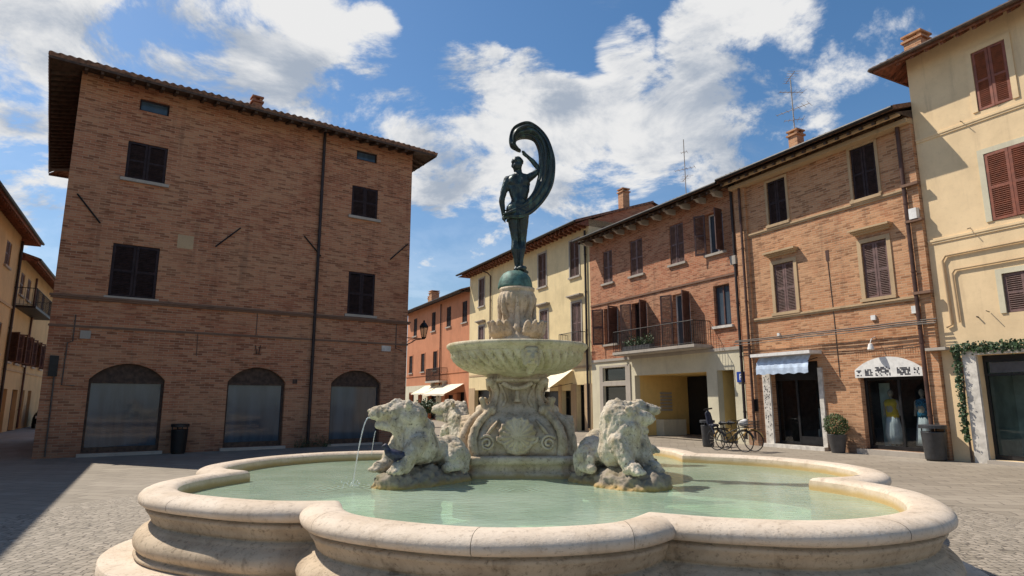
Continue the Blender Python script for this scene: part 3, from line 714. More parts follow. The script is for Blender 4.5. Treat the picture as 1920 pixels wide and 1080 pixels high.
def door(b, x0, x1, z0, z1, dep=.3, mat='wood_dark', name='door'):
    m = MB().box(x0, x1, dep - .08, dep, z0, z1); w = x1 - x0
    for (a, c) in ((z0 + .12, z0 + (z1 - z0) * .42), (z0 + (z1 - z0) * .48, z1 - .12)):
        for s in (0, .5): m.box(x0 + w * (s + .07), x0 + w * (s + .43), dep - .11, dep - .07, a, c)
    d = b.part(name, m, M[mat]); b.part('handle', MB().tube([(x0 + w * .47, dep - .15, z0 + 1), (x0 + w * .47, dep - .15, z0 + 1.15)], .015, 6).tube([(x0 + w * .47, dep - .15, z0 + 1.07), (x0 + w * .47, dep - .08, z0 + 1.07)], .012, 6), M['iron'], d); return d

# far terracotta house
B1 = Bld('terracotta_house', 'terracotta red house with two cream awnings at the far end of the row', 'building', PR, DR, -43)
U = [(c - .5, c + .5, 7.75, 9.45) for c in (-28.35, -31.8, -35.5, -40.6)]; W = [(c - .5, c + .5, 4.25, 5.9) for c in (-34.85, -38.1, -41.6)]
G = [(-41.9, -40.4, .02, 2.3), (-39.2, -38.0, .02, 2.3), (-36.6, -34.4, .02, 2.1), (-32.4, -30.6, .02, 2.1), (-29.8, -28.2, .02, 2.3)]
shell(B1, M['terracotta'], -43, -27.35, 10.3, U + W + [(a, b_, c, d, .5) for a, b_, c, d in G], 9)
for w in U: window(B1, *w, 'shut_black', sill=.12, y=.03)
for w in W: window(B1, *w, 'shut_black', sill=.12, frame=.1, framemat='terracotta', y=.03)
for (a, b_, c, d) in G:
    m = MB().quad((a, .45, c), (b_, .45, c), (b_, .45, d), (a, .45, d)).box(a, a + .08, .35, .42, c, d).box(b_ - .08, b_, .35, .42, c, d); B1.part('shop_door', m, M['frame_dark'])
gx = [-43] + sorted(sum(([a, b_] for a, b_, c, d in G if b_ < -33), [])) + [-33.2]
m = MB()
for k in range(0, len(gx), 2): m.box(gx[k], gx[k + 1], -.03, .0, 0, 2.4)
m.box(-43, -33.2, -.03, .0, 2.4, 3.0); B1.part('plinth_band', m, M['cream'])
B1.part('string_course', MB().box(-43, -27.4, -.05, .0, 3.85, 3.95), M['terracotta'])
simple_roof(B1, -43, -27.35, .8, 10.15, 4.6, 1.7); soffit(B1, -43, -27.35, .76, .05, .0, 10.02, 10.3, 'wood_dark', 5); gable(B1, -43, -27.36, 10.3, 4.3, 1.5, 0, 'terracotta')
bx = B1.part('balcony', MB().box(-35.3, -31.9, -.75, .0, 3.15, 3.28).box(-35.2, -34.9, -.3, .0, 2.85, 3.15).box(-32.3, -32.0, -.3, .0, 2.85, 3.15), M['greystone'])
railing(B1, [(-35.25, 0), (-35.25, -.7), (-31.95, -.7), (-31.95, 0)], 3.28, 1.05, sp=.06, parent=bx)
awning(B1, -37.3, -33.6, 2.95, 2.25, 1.3, val=.1); awning(B1, -33.2, -28.3, 2.95, 2.15, 1.6, val=.12)
pipe(B1, -33.5, 2.9, 9.9, 'pipe', .05)
chimney(B1, -41.6, 2.2, 10.8, 12.5, .4, 'brick_tan'); chimney(B1, -42.6, 2.2, 10.6, 12.1, .22, 'brick_tan')

# pale yellow house in the middle of the row
B2h = Bld('yellow_house', 'pale yellow plastered house with bracketed eaves, seen behind the fountain statue', 'building', PR, DR, -27.35)
U = [(c - .48, c + .48, 8.6, 10.7) for c in (-25.1, -15.95, -12.25)]; W = [(c - .48, c + .48, 4.85, 7.08) for c in (-25.1, -20.4, -15.8, -12.15)]
G = [(-26.2, -23.6, .02, 2.4), (-22.6, -19.6, .02, 2.4), (-18.6, -17.2, .02, 2.4), (-16.5, -14.2, .1, 2.2), (-13.85, -12.85, .02, 2.2), (-12.3, -11.5, .02, 2.5)]
shell(B2h, M['yellow'], -27.35, -10.75, 11.6, U + W + [(*q, .4) for q in G], 9)
for k, w in enumerate(U): window(B2h, *w, 'shut_brown', sill=.13, frame=.1, framemat='greystone', y=.03, angs=(0, 0))
for w in W: window(B2h, *w, 'shut_mauve', sill=.13, frame=.1, framemat='greystone', cornice=True, y=.03)
for (a, b_, c, d) in G:
    m = MB().quad((a, .38, c), (b_, .38, c), (b_, .38, d), (a, .38, d)).box(a, a + .07, .28, .36, c, d).box(b_ - .07, b_, .28, .36, c, d).box(a + .07, b_ - .07, .28, .36, d - .4, d - .33); B2h.part('shop_door', m, M['frame_dark'])
m = MB().box(-27.3, -10.8, -.03, 0, 3.4, 3.52); gx = [-27.3] + sorted(sum(([a, b_] for a, b_, c, d in G), [])) + [-10.8]
for k in range(0, len(gx), 2): m.box(gx[k], gx[k + 1], -.025, .0, 0, 2.55)
B2h.part('plinth_band', m, M['tan_trim'])
simple_roof(B2h, -27.35, -10.75, .95, 11.35, 4.6, 1.9, oL=.45, oR=.1); soffit(B2h, -27.35, -10.75, .9, .4, .0, 11.2, 11.6, 'wood_red', 5, fas=False); brackets(B2h, -27.35, -10.8, .9, 11.38, 'wood_red', .5)
gable(B2h, -27.34, -10.76, 11.6, 4.3, 1.7, 0, 'brick_red')
awning(B2h, -16.6, -12.6, 3.35, 2.35, 1.5)
bx = B2h.part('balcony', MB().box(-13.2, -11.1, -.6, .0, 4.45, 4.58).box(-13.0, -12.8, -.4, .0, 4.2, 4.45).box(-11.5, -11.3, -.4, .0, 4.2, 4.45), M['greystone'])
railing(B2h, [(-13.15, 0), (-13.15, -.56), (-11.15, -.56), (-11.15, 0)], 4.58, .75, parent=bx)
pipe(B2h, -23.4, 3.6, 11.1, 'pipe', .05, kink=-.5); pipe(B2h, -11.05, .2, 11.0, 'pipe_dark', .06)
chimney(B2h, -12.07, 3.5, 12.5, 14.3, .24, 'brick_tan')

# red brick house with balcony
B3 = Bld('red_brick_house', 'red brick house with an iron railed balcony over a cream ground floor and dark passage', 'building', PR, DR, -10.75)
U = [(-9.5, -8.68, 7.7, 9.43), (-7.2, -6.22, 7.7, 9.48), (-4.27, -3.35, 7.71, 9.53), (-1.98, -1.02, 7.7, 9.45)]
W = [(-9.55, -8.35, 4.5, 6.36), (-7.2, -6.05, 3.93, 6.33), (-4.25, -3.15, 3.93, 6.33), (-1.76, -.88, 4.64, 6.32)]
shell(B3, M['brick_red'], -10.75, -.3, 10.4, U + W, 9, z0=3.72)
G = [(-9.68, -7.86, 2.62, 3.28, .25), (-9.68, -7.86, .9, 2.36, .25), (-7.15, -2.4, .0, 2.83, .3), (-1.82, -.93, .0, 2.85, .3)]
shell(B3, M['cream'], -10.75, -.3, 3.72, G, 9, name='ground_floor_wall')
B3.part('ledge', MB().box(-10.7, -.32, -.06, .0, 3.62, 3.75), M['greystone'])
for k, w in enumerate(U[:3]): window(B3, *w, 'shut_mauve', sill=.12, y=.05)
window(B3, *U[3], 'shut_brown', 'open', sill=.12, glassmat='panel', angs=(150, 100), fmat='white')
window(B3, *W[0], 'shut_brown', 'open', sill=.1, angs=(140, 95), glassmat='glass'); window(B3, *W[1], 'shut_brown', 'open', angs=(150, 110), glassmat='glass', fmat='shut_brown')
window(B3, *W[2], 'shut_brown', 'open', angs=(150, 105), glassmat='panel', fmat='white'); window(B3, *W[3], 'shut_brown', 'none', sill=.12, sillmat='marble_sill', glassmat='panel', fmat='shut_brown', dep=.2)
m = MB().box(-10.7, -.35, -.05, .0, 6.62, 6.70); B3.part('string_course', m, M['trim_dark'])
for (a, b_, c, d, e) in G[:2]:
    f = MB().box(a, a + .06, .1, .16, c, d).box(b_ - .06, b_, .1, .16, c, d).box(a + .06, b_ - .06, .1, .16, d - .06, d).box(a + .06, b_ - .06, .1, .16, c, c + .06).quad((a, .22, c), (b_, .22, c), (b_, .22, d), (a, .22, d))
    w = B3.part('shop_window', f, M['black']); B3.part('pane', MB().quad((a + .06, .13, c + .06), (b_ - .06, .13, c + .06), (b_ - .06, .13, d - .06), (a + .06, .13, d - .06)), M['glass'], w)
m = MB().box(-10.0, -9.72, -.05, .0, 0, 3.4).box(-7.82, -7.45, -.05, .0, 0, 3.4).box(-9.72, -7.82, -.05, .0, 3.3, 3.4).box(-9.72, -7.82, -.05, .0, 2.38, 2.60).box(-9.72, -7.82, -.05, 0, .0, .88); B3.part('shopfront_frame', m, M['greystone'])
m = MB().quad((-7.15, .3, 0), (-7.15, 3.3, 0), (-7.15, 3.3, 2.83), (-7.15, .3, 2.83)).quad((-2.4, .3, 0), (-2.4, 3.3, 0), (-2.4, 3.3, 2.83), (-2.4, .3, 2.83))
m.quad((-7.15, .3, 2.83), (-2.4, .3, 2.83), (-2.4, 3.3, 2.83), (-7.15, 3.3, 2.83)).quad((-1.82, .3, 0), (-1.82, 1.3, 0), (-1.82, 1.3, 2.85), (-1.82, .3, 2.85))
B3.part('passage', m, M['ochre_deep'])
m = MB().quad((-7.15, 3.31, 0), (-2.4, 3.31, 0), (-2.4, 3.31, 2.83), (-7.15, 3.31, 2.83)).quad((-1.82, 1.31, 0), (-.93, 1.31, 0), (-.93, 1.31, 2.85), (-1.82, 1.31, 2.85)).quad((-.93, .3, 0), (-.93, 1.3, 0), (-.93, 1.3, 2.85), (-.93, .3, 2.85)).quad((-1.82, .3, 2.85), (-.93, .3, 2.85), (-.93, 1.3, 2.85), (-1.82, 1.3, 2.85))
B3.part('passage_door_and_dark', m, M['black'])  # dark door; black sheets in the narrow opening stand in for unlit depth
m = MB()
for k in range(6): m.box(-7.14, -7.08, 1.5, 2.2, 1.15 + k * .16, 1.25 + k * .16)
each(B3, 'letter_rack', m, M['greystone']); B3.part('bench', MB().box(-7.14, -6.6, 1.2, 2.6, .0, .75), M['cream'])
bx = B3.part('balcony', MB().box(-7.55, -2.0, -.98, .0, 3.80, 3.92).box(-7.5, -2.05, -.93, .0, 3.76, 3.80), M['greystone'])
railing(B3, [(-7.5, 0), (-7.5, -.93), (-2.05, -.93), (-2.05, 0)], 3.92, .98, parent=bx)
pp = MB(); rnd = random.Random(3)
for k in range(420):
    c = Vector((rnd.uniform(-6.9, -4.9), -.72 + rnd.uniform(-.16, .16), 4.2 + abs(rnd.gauss(0, .17)))); a = Vector((rnd.gauss(0, 1), rnd.gauss(0, 1), rnd.gauss(0, 1))).normalized() * .05; b_ = a.orthogonal().normalized() * .03
    pp.quad(c - a, c + b_, c + a, c - b_)
fb = MB().box(-6.9, -4.9, -.85, -.6, 3.93, 4.16)
fbx = tag(fb.build('flower_box', M['pot'], None, shift=(-5.9, -.72, 3.93)), 'long flower box of green plants standing on the iron railed balcony', 'flower box')
fbx.location = B3.at(-5.9, -.72, 3.925); fbx.rotation_euler = (0, 0, math.atan2(-.89, .456))
lf = pp.build('foliage', M['leaf'], fbx, shift=(-5.9, -.72, 3.93), fix=False)
simple_roof(B3, -10.75, -.3, .95, 10.22, 4.6, 1.8, oL=.1); soffit(B3, -10.75, -.3, .9, .0, .0, 10.08, 10.4, 'wood_dark', 5, fas=False); brackets(B3, -10.75, -.3, .82, 10.2, 'greystone', .95, .07)
gable(B3, -10.74, -.32, 10.4, 4.3, 1.6, 0, 'brick_red')
pipe(B3, -.42, .2, 10.1, 'pipe_dark', .055)
B3.part('service_box', MB().box(-.62, -.34, -.16, .0, 7.0, 7.35), M['greystone'])

# tan brick house with the two shops
B4 = Bld('brick_shop_house', 'tan brick house with two ground floor shops under blue awning and arched sign', 'building', PR, DR, -.3)
U = [(1.29, 2.12, 8.16, 9.84), (4.71, 5.57, 8.14, 9.9)]; W = [(1.32, 2.2, 4.82, 6.63), (4.79, 5.63, 4.85, 6.66)]
S1 = (.86, 2.82, .12, 3.0, .3); S2 = (4.3, 6.27, .16, 2.98, .3, .52)
shell(B4, M['brick_tan'], -.3, 6.83, 10.45, U + W + [S1, S2], 9)
for w in U: window(B4, *w, 'shut_black', sill=.1, sillmat='tan_trim', frame=.09, framemat='tan_trim', y=.03)
for w in W: window(B4, *w, 'shut_mauve', sill=.16, sillmat='tan_trim', frame=.13, framemat='tan_trim', cornice=True, y=.03)
m = MB().box(-.28, 6.82, -.07, .0, 7.99, 8.05).box(-.28, 6.82, -.04, .0, 7.93, 7.99); B4.part('string_course', m, M['tan_trim'])
m = MB().box(-.28, 6.82, -.08, .0, 4.66, 4.72).box(-.28, 6.82, -.05, .0, 4.60, 4.66); B4.part('string_course', m, M['tan_trim'])
m = MB().box(6.5, 6.82, -.14, .0, 0, 10.2).box(-.28, .28, -.10, .0, 0, 10.2); each(B4, 'pilaster', m, M['brick_tan'])
m = MB().box(6.4, 6.9, -.28, -.14, 8.02, 8.1).box(6.4, 6.9, -.28, -.14, 6.9, 6.97).box(6.4, 6.9, -.28, -.14, 4.72, 4.8); each(B4, 'pilaster_cap', m, M['trim_dark'])
B4.part('service_box', MB().box(6.56, 6.78, -.30, -.14, 6.98, 7.3), M['white'])
m = MB().box(-.3, 6.83, -.72, -.62, 10.12, 10.2).box(-.3, 6.83, -.35, .0, 9.98, 10.12); B4.part('eave_moulding', m, M['tan_trim'])
r4 = simple_roof(B4, -.3, 6.83, .95, 10.32, 4.6, 1.8); soffit(B4, -.3, 6.83, .9, .0, .0, 10.17, 10.45, 'wood_dark', 5, fas=False)
gable(B4, -.29, 6.82, 10.45, 4.3, 1.6, 0, 'brick_tan')
chimney(B4, 1.45, 1.7, 10.8, 12.27, .2, 'brick_tan')
pipe(B4, .10, .2, 10.2, 'pipe', .05, y=-.19); pipe(B4, 6.45, .2, 10.2, 'pipe', .06, y=-.2, kink=None)
B4.part('wall_slit', MB().box(3.5, 3.62, -.012, .0, 6.35, 6.72), M['pipe'])
each(B4, 'wall_cable', MB().tube([(3.56, -.012, 6.35), (3.6, -.012, 4.7), (3.62, -.012, 2.4)], .012, 5), M['cable'])
for i, (za, zb, sag) in enumerate(((3.93, 3.97, .015), (3.88, 3.91, .02), (3.80, 3.88, .05), (3.78, 3.85, .03))):
    pts = [(-.55 + 7.5 * k / 14, -.22 - .03 * i, za + (zb - za) * k / 14 - sag * math.sin(math.pi * ((k / 14 * 2.3) % 1))) for k in range(15)]
    each(B4, 'cable', MB().tube(pts, .022 if i < 2 else .013, 6), M['cable'])
# shop 1
f = MB(); x0, x1, z0, z1 = S1[:4]
f.box(x0, x0 + .06, .2, .28, z0, z1).box(x1 - .06, x1, .2, .28, z0, z1).box(x0 + .06, x1 - .06, .2, .28, 2.36, 2.44).box(x0 + .06, x1 - .06, .2, .28, z0, z0 + .1).box(1.72, 1.80, .2, .28, z0 + .1, 2.36).box(1.8, x1 - .06, .2, .28, z0 + .1, .42).box(x0 + .06, x1 - .06, .2, .26, 2.44, z1)
w = B4.part('shopfront', f, M['frame_dark']); B4.part('pane', MB().quad((1.8, .24, .42), (x1 - .06, .24, .42), (x1 - .06, .24, 2.36), (1.8, .24, 2.36)).quad((x0 + .06, .24, z0 + .1), (1.72, .24, z0 + .1), (1.72, .24, 2.36), (x0 + .06, .24, 2.36)), M['shopglass'], w)
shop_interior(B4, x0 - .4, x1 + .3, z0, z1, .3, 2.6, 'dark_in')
m = MB().box(.5, .84, -.07, .0, .05, 2.62).box(2.84, 3.0, -.07, .0, .05, 2.75); sf = each(B4, 'shop_surround', m, M['marble_sill'])[0]
m = MB(); rnd = random.Random(5)
for k in range(90):
    x, z = rnd.uniform(.53, .79), rnd.uniform(.35, 2.5); s = rnd.uniform(.012, .035); m.box(x, x + s, -.073, -.0705, z, z + s * 1.6)
B4.part('mosaic', m, M['ink'], sf)
B4.part('threshold', MB().box(.5, 3.0, -.25, .18, 0, .12), M['marble_sill'])
m = MB().box(.5, 3.02, -.62, .0, 3.22, 3.33); B4.part('canopy', m, M['white'])
m = MB(); rows = []
for (yy, zz) in ((-.3, 3.2), (-.45, 3.0), (-.5, 2.78), (-.5, 2.58)): rows.append([(.62 + 2.2 * k / 40, yy + .005 * math.sin(k * 1.1), zz + (.02 * math.sin(k * .8) if zz < 2.6 else 0)) for k in range(41)])
m.grid(rows); aw = B4.part('awning', m, M['blue_cloth']); each(B4, 'awning_arm', MB().tube([(.6, -.02, 3.1), (.6, -.5, 2.98)], .015, 6).tube([(2.84, -.02, 3.1), (2.84, -.5, 2.98)], .015, 6), M['iron'], aw)
# shop 2
f = MB(); x0, x1, z0, z1 = S2[:4]
f.box(x0, x0 + .07, .2, .28, z0, 2.4).box(x1 - .07, x1, .2, .28, z0, 2.4).box(x0 + .07, x1 - .07, .2, .28, z0, z0 + .12).box(x0, x1, .2, .28, 2.28, 2.42).box(5.36, 5.42, .2, .28, z0 + .12, 2.28)
p = arc(x0, x1, 2.46, .52)
w = B4.part('shopfront', f, M['frame_dark']); B4.part('pane', MB().quad((x0 + .07, .24, z0 + .12), (x1 - .07, .24, z0 + .12), (x1 - .07, .24, 2.28), (x0 + .07, .24, 2.28)), M['shopglass'], w)
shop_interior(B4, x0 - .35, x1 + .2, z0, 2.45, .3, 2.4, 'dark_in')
B4.part('partition', MB().box(4.32, 4.66, .9, .94, .2, 2.2), M['pale_in'])
B4.part('threshold', MB().box(4.1, 6.4, -.2, .18, 0, .155), M['greystone'])
soldier(B4, 4.3, 6.2, 3.0, .24, 'brick_tan')
# arched sign of shop 2
SG = MB(); p = arc(4.2, 6.3, 2.60, .38, 18)
for k in range(18):
    (ax, az), (bx_, bz) = p[k], p[k + 1]
    for yy in (-.075, -.03): SG.quad((ax, yy, 2.36), (bx_, yy, 2.36), (bx_, yy, bz), (ax, yy, az))
    SG.quad((ax, -.075, az), (bx_, -.075, bz), (bx_, -.03, bz), (ax, -.03, az)); SG.quad((ax, -.075, 2.36), (bx_, -.075, 2.36), (bx_, -.03, 2.36), (ax, -.03, 2.36))
SG.quad((4.2, -.075, 2.36), (4.2, -.03, 2.36), (4.2, -.03, 2.6), (4.2, -.075, 2.6)); SG.quad((6.3, -.075, 2.36), (6.3, -.03, 2.36), (6.3, -.03, 2.6), (6.3, -.075, 2.6))
so_ = tag(SG.build('shop_sign', M['white'], None, shift=(5.25, 0, 2.36)), 'white arched shop sign with blocky dark lettering over the clothes shop window', 'shop sign')
so_.location = B4.at(5.25, 0, 2.36); so_.rotation_euler = (0, 0, math.atan2(-.89, .456))
m = MB(); rnd = random.Random(11)
for (xa, xb, za, zb, nx, nz, dn) in ((4.26, 4.47, 2.41, 2.60, 5, 4, .55), (4.54, 4.80, 2.41, 2.62, 6, 5, .78), (4.88, 5.36, 2.40, 2.68, 11, 6, .55), (5.56, 5.96, 2.40, 2.64, 9, 5, .72), (6.06, 6.22, 2.40, 2.62, 4, 5, .72)):
    for i in range(nx):
        for j in range(nz):
            if rnd.random() < dn:
                dx, dz = (xb - xa) / nx, (zb - za) / nz; m.box(xa + i * dx + .003, xa + (i + 1) * dx - .004, -.079, -.0765, za + j * dz + .003, za + (j + 1) * dz - .004)
m.build('lettering', M['ink'], so_, shift=(5.25, 0, 2.36))
# wall lamp over the sign
wl = B4.part('wall_lamp', MB().tube([(4.95, 0, 3.62), (4.95, -.2, 3.55), (4.95, -.28, 3.42)], .015, 6).lathe([(.03, .18), (.06, .16), (.10, .0), (.09, -.02)], 12, (4.95, -.28, 3.22)), M['white'])
B4.part('corner_shelf', MB().box(6.6, 7.15, -.35, .0, 3.05, 3.13), M['greystone'])
each(B4, 'alarm_box', MB().box(6.2, 6.4, -.1, .0, 4.2, 4.42).box(4.9, 5.05, -.06, .0, 4.15, 4.3).box(1.3, 1.4, -.06, .0, 3.98, 4.08), M['white'])
B4.part('doorbell_plate', MB().box(.1, .26, -.13, -.10, 1.25, 1.7), M['iron'])

# yellow house at the right edge
B5 = Bld('yellow_shuttered_house', 'tall warm yellow house with red brown shutters above an ivy framed shop', 'building', PR, DR, 6.84)
U = [(8.6, 9.44, 9.62, 11.38)]; W = [(8.57, 9.75, 6.45, 8.36)]; W2 = [(8.6, 9.6, 3.93, 4.98)]; S3 = (7.76, 10.6, .1, 2.86, .35)
shell(B5, M['yellow2'], 6.84, 15, 12.2, U + W + W2 + [S3], 9)
for w in U: window(B5, *w, 'shut_red', sill=None, frame=.14, framemat='yellow2', y=-.01)
for w in W: window(B5, *w, 'shut_red', frame=.15, framemat='cream', y=-.02)
for w in W2: window(B5, *w, 'shut_mauve', frame=.14, framemat='cream', y=.02)
m = MB().box(6.86, 15, -.05, .0, 9.38, 9.44).box(6.86, 15, -.03, .0, 9.32, 9.38); B5.part('string_course', m, M['yellow2'])
m = MB().box(6.86, 15, -.05, .0, 6.22, 6.28).box(6.86, 15, -.03, .0, 6.16, 6.22); B5.part('string_course', m, M['yellow2'])
each(B5, 'pipe_conduit', MB().tube([(15, -.05, 5.78), (7.3, -.05, 5.74), (7.2, -.05, 5.6), (7.24, -.05, 3.75), (7.1, -.05, 3.7)], .032, 8).tube([(15, -.05, 5.35), (7.5, -.05, 5.3), (7.42, -.05, 5.2), (7.45, -.05, 3.8)], .028, 8), M['tan_trim'])
m = MB().tube([(8.2, -.02, 4.0), (8.22, -.22, 4.02)], .012, 5).tube([(8.0, 0, 6.4), (8.02, -.2, 6.34)], .012, 5).tube([(8.15, 0, 9.5), (8.2, -.2, 9.46)], .012, 5).tube([(7.9, 0, 3.9), (7.92, -.1, 3.9)], .02, 5); each(B5, 'wall_hook', m, M['iron'])
m = MB(); tile_slope(m, (6.2, -.72, 11.92), (15.5, -.72, 11.92), (15.5, 4.6, 13.9), (8.6, 4.6, 13.9)); tile_slope(m, (6.2, 9.5, 11.92), (6.2, -.72, 11.92), (8.6, 4.6, 13.9), (8.6, 4.6, 13.9), rows=5); rf5 = B5.part('roof', m, M['roof'])
soffit(B5, 6.84, 15, .7, .62, .0, 11.82, 12.18, 'wood_red', 9.0); chimney(B5, 6.62, 1.15, 12.1, 13.4, .27, 'brick_tan', rf5)
B5.part('gutter', MB().tube([(6.15, -.78, 11.9), (15.5, -.78, 11.9)], .06, 8).tube([(6.13, -.78, 11.9), (6.13, 9.5, 11.9)], .05, 8), M['wood_dark'])
x0, x1, z0, z1 = S3[:4]
f = MB().box(x0, x0 + .07, .22, .3, z0, z1).box(x0 + .07, x1, .2, .3, 2.68, z1).box(x0 + .07, x1, .22, .3, z0, z0 + .12).box(x0 + .07, x1, .16, .22, 2.3, 2.36)
w = B5.part('shopfront', f, M['frame_dark']); B5.part('pane', MB().quad((x0 + .07, .26, z0 + .12), (x1, .26, z0 + .12), (x1, .26, 2.68), (x0 + .07, .26, 2.68)), M['shopglass'], w)
B5.part('sign_band', MB().box(7.95, 10.4, .14, .155, 2.38, 2.66), M['pot'], w)
shop_interior(B5, x0, x1, z0, z1, .34, 1.3, 'pale_in')
each(B5, 'shop_surround', MB().box(7.42, 7.755, -.10, .0, .0, 2.868).box(7.42, 10.6, -.12, .0, 2.87, 3.05), M['marble_sill'])
B5.part('threshold', MB().box(7.76, 10.6, -.2, .2, 0, .095), M['greystone'])
# rack in that shop
def place(o, b, x, y, z, rz=0):
    o.location = b.at(x, y, z); o.rotation_euler = (0, 0, math.atan2(b.d.y, b.d.x) + rz); return o
rk = empty('display_rack', 'white metal shelf unit behind the glass of the ivy framed shop', 'shelf', (0, 0, 0)); place(rk, B5, 9.05, 1.0, .1)
MB().box(-.4, -.36, -.2, -.16, 0, 1.75).box(.36, .4, -.2, -.16, 0, 1.75).box(-.4, -.36, .16, .2, 0, 1.75).box(.36, .4, .16, .2, 0, 1.75).build('upright', M['white'], rk)
for z in (.35, .8, 1.25, 1.72): MB().box(-.42, .42, -.21, .21, z, z + .03).build('shelf', M['white'], rk)
for k in range(7):
    x = random.uniform(-.3, .3); z = random.choice((.38, .83, 1.28)); MB().lathe([(.04, 0), (.07, .05), (.06, .16), (.03, .2)], 10, (x, random.uniform(-.1, .1), z)).build('jar', M['pot'], rk)
# chair in shop 1
ch = empty('white_chair', 'white ladder back chair behind the glass of the shop with the blue awning', 'chair', (0, 0, 0)); place(ch, B4, 2.35, .85, .13, .5)
MB().box(-.25, .25, -.25, .25, .48, .53).build('seat', M['white'], ch)
for (i, j, h) in ((-1, -1, .48), (1, -1, .48), (-1, 1, 1.25), (1, 1, 1.25)): MB().box(i * .23 - .025, i * .23 + .025, j * .23 - .025, j * .23 + .025, 0, h).build('leg', M['white'], ch)
for z in (.75, .95, 1.15): MB().box(-.2, .2, .215, .245, z, z + .07).build('back_slat', M['white'], ch)
# clothes on stands in shop 2
def mannequin(x, y, top, bottom, label, skirt):
    e = empty('mannequin', label, 'mannequin', (0, 0, 0), group='dressed mannequins in the shop window'); place(e, B4, x, y, .2)
    blob('body', [('c', (0, 0, 1.0), .15, (0, 0, 1.35), .17), ('c', (-.17, 0, 1.42), .06, (.17, 0, 1.42), .06), ('c', (0, 0, 1.42), .05, (0, 0, 1.58), .045), ('e', (0, 0, 1.68), (.08, .1, .12)), ('c', (-.09, 0, .95), .08, (-.1, 0, .1), .05), ('c', (.09, 0, .95), .08, (.1, 0, .1), .05), ('c', (-.2, 0, 1.4), .05, (-.25, -.02, 1.0), .035), ('c', (.2, 0, 1.4), .05, (.25, -.02, 1.0), .035)], M['greystone'], e, .03, 2)
    MB().lathe([(.19, .92), (.20, 1.05), (.19, 1.2), (.23, 1.36), (.19, 1.47), (.07, 1.5)], 20, rf=lambda r, z, a: r * (1 - .25 * abs(math.sin(a)) + .03 * math.sin(7 * a))).build('top', top, e, True)
    MB().lathe([(.30 if skirt else .2, .12), (.26, .4), (.22, .7), (.18, .95)], 28, rf=lambda r, z, a: r * (1 - .2 * abs(math.sin(a)) + .06 * math.sin(11 * a))).build('skirt' if skirt else 'trousers', bottom, e, True)
    return e
cl_y = plain('yellow_cloth', (.72, .50, .05), .9); cl_b = plain('blue_print_cloth', (.03, .16, .28), .9, var=.9, scale=26); cl_w = plain('white_cloth', (.74, .76, .78), .9, var=.1)
mannequin(4.85, .62, cl_y, cl_w, 'mannequin in a yellow top and white trousers in the shop window', False); mannequin(5.85, .55, cl_b, cl_w, 'mannequin in a blue print top and pleated white skirt in the shop window', True)

# ivy over the shop surround
iv = MB(); rnd = random.Random(21); pts = []
for k in range(1900):
    t = rnd.random()
    if t < .38: c = Vector((7.30 + rnd.gauss(0, .045) + .1 * t, -.12 - abs(rnd.gauss(0, .06)), rnd.uniform(.55, 3.1)))
    else: c = Vector((rnd.uniform(7.2, 10.6), -.14 - abs(rnd.gauss(0, .06)), 3.06 + rnd.gauss(0, .07)))
    a = Vector((rnd.gauss(0, 1), rnd.gauss(0, .6), rnd.gauss(0, 1))).normalized() * rnd.uniform(.016, .052); b_ = a.cross(Vector((rnd.gauss(0, .4), 1, rnd.gauss(0, .4)))).normalized() * .035
    iv.quad(c - a, c + b_, c + a, c - b_)
ivo = empty('ivy', 'dark green ivy climbing round the white shop surround at the right edge', 'plant', (0, 0, 0)); place(ivo, B5, 7.35, -.05, 0)
iv.build('foliage', M['leaf_dark'], ivo, shift=(7.35, -.05, 0), fix=False)
MB().tube([(7.36, -.11, 0), (7.34, -.12, 1.2), (7.4, -.12, 2.2), (7.38, -.13, 3.05), (8.5, -.14, 3.08), (10.4, -.14, 3.07)], [.03, .025, .022, .02, .015, .008], 6).build('stem', M['wood_dark'], ivo, shift=(7.35, -.05, 0))

# blue sign on the pillar
sg = MB().box(-.19, .19, -.03, .0, -.2, .2).build('street_sign', M['blue']); tag(sg, 'small blue square sign with a white symbol on the cream pillar above the bicycles', 'sign'); place(sg, B3, -.56, -.01, 2.55)
MB().box(-.055, -.02, -.034, -.031, -.12, .12).box(-.02, .06, -.034, -.031, .08, .12).box(-.02, .06, -.034, -.031, -.02, .02).box(.04, .075, -.034, -.031, .02, .08).build('symbol', M['white'], sg)
# TV antennas
def antenna(b, x, y, z0, z1, label, bars):
    e = empty('tv_antenna', label, 'antenna', (0, 0, 0), group='rooftop television antennas'); place(e, b, x, y, z0)
    MB().tube([(0, 0, 0), (0, 0, z1 - z0)], .022, 6).build('mast', M['greystone'], e)
    for (h, L, ang, n) in bars:
        m = MB(); d = Vector((math.cos(ang), math.sin(ang), .06)); q = Vector((-d.y, d.x, 0)); c = Vector((0, 0, h)); m.tube([c - d * L * .5, c + d * L * .5], .014, 5)
        for k in range(n): w_ = .12 + .18 * k / n; pt = c + d * L * (k / (n - 1) - .5); m.tube([pt - q * w_, pt + q * w_], .008, 4)
        m.build('antenna_boom', M['greystone'], e)
antenna(B4, 1.42, 1.7, 12.2, 14.5, 'tall rooftop antenna with crossed booms above the chimney of the tan brick house', [(1.0, 1.3, .3, 7), (1.75, 1.0, 1.2, 6), (2.4, .9, -.5, 6), (.55, .7, .9, 5)])
antenna(B3, -5.8, 2.6, 11.3, 14.9, 'thin rooftop antenna standing on the red brick house, left of the taller one', [(2.0, 1.0, .6, 6), (1.5, .8, -.4, 5), (2.9, .3, .6, 3)])

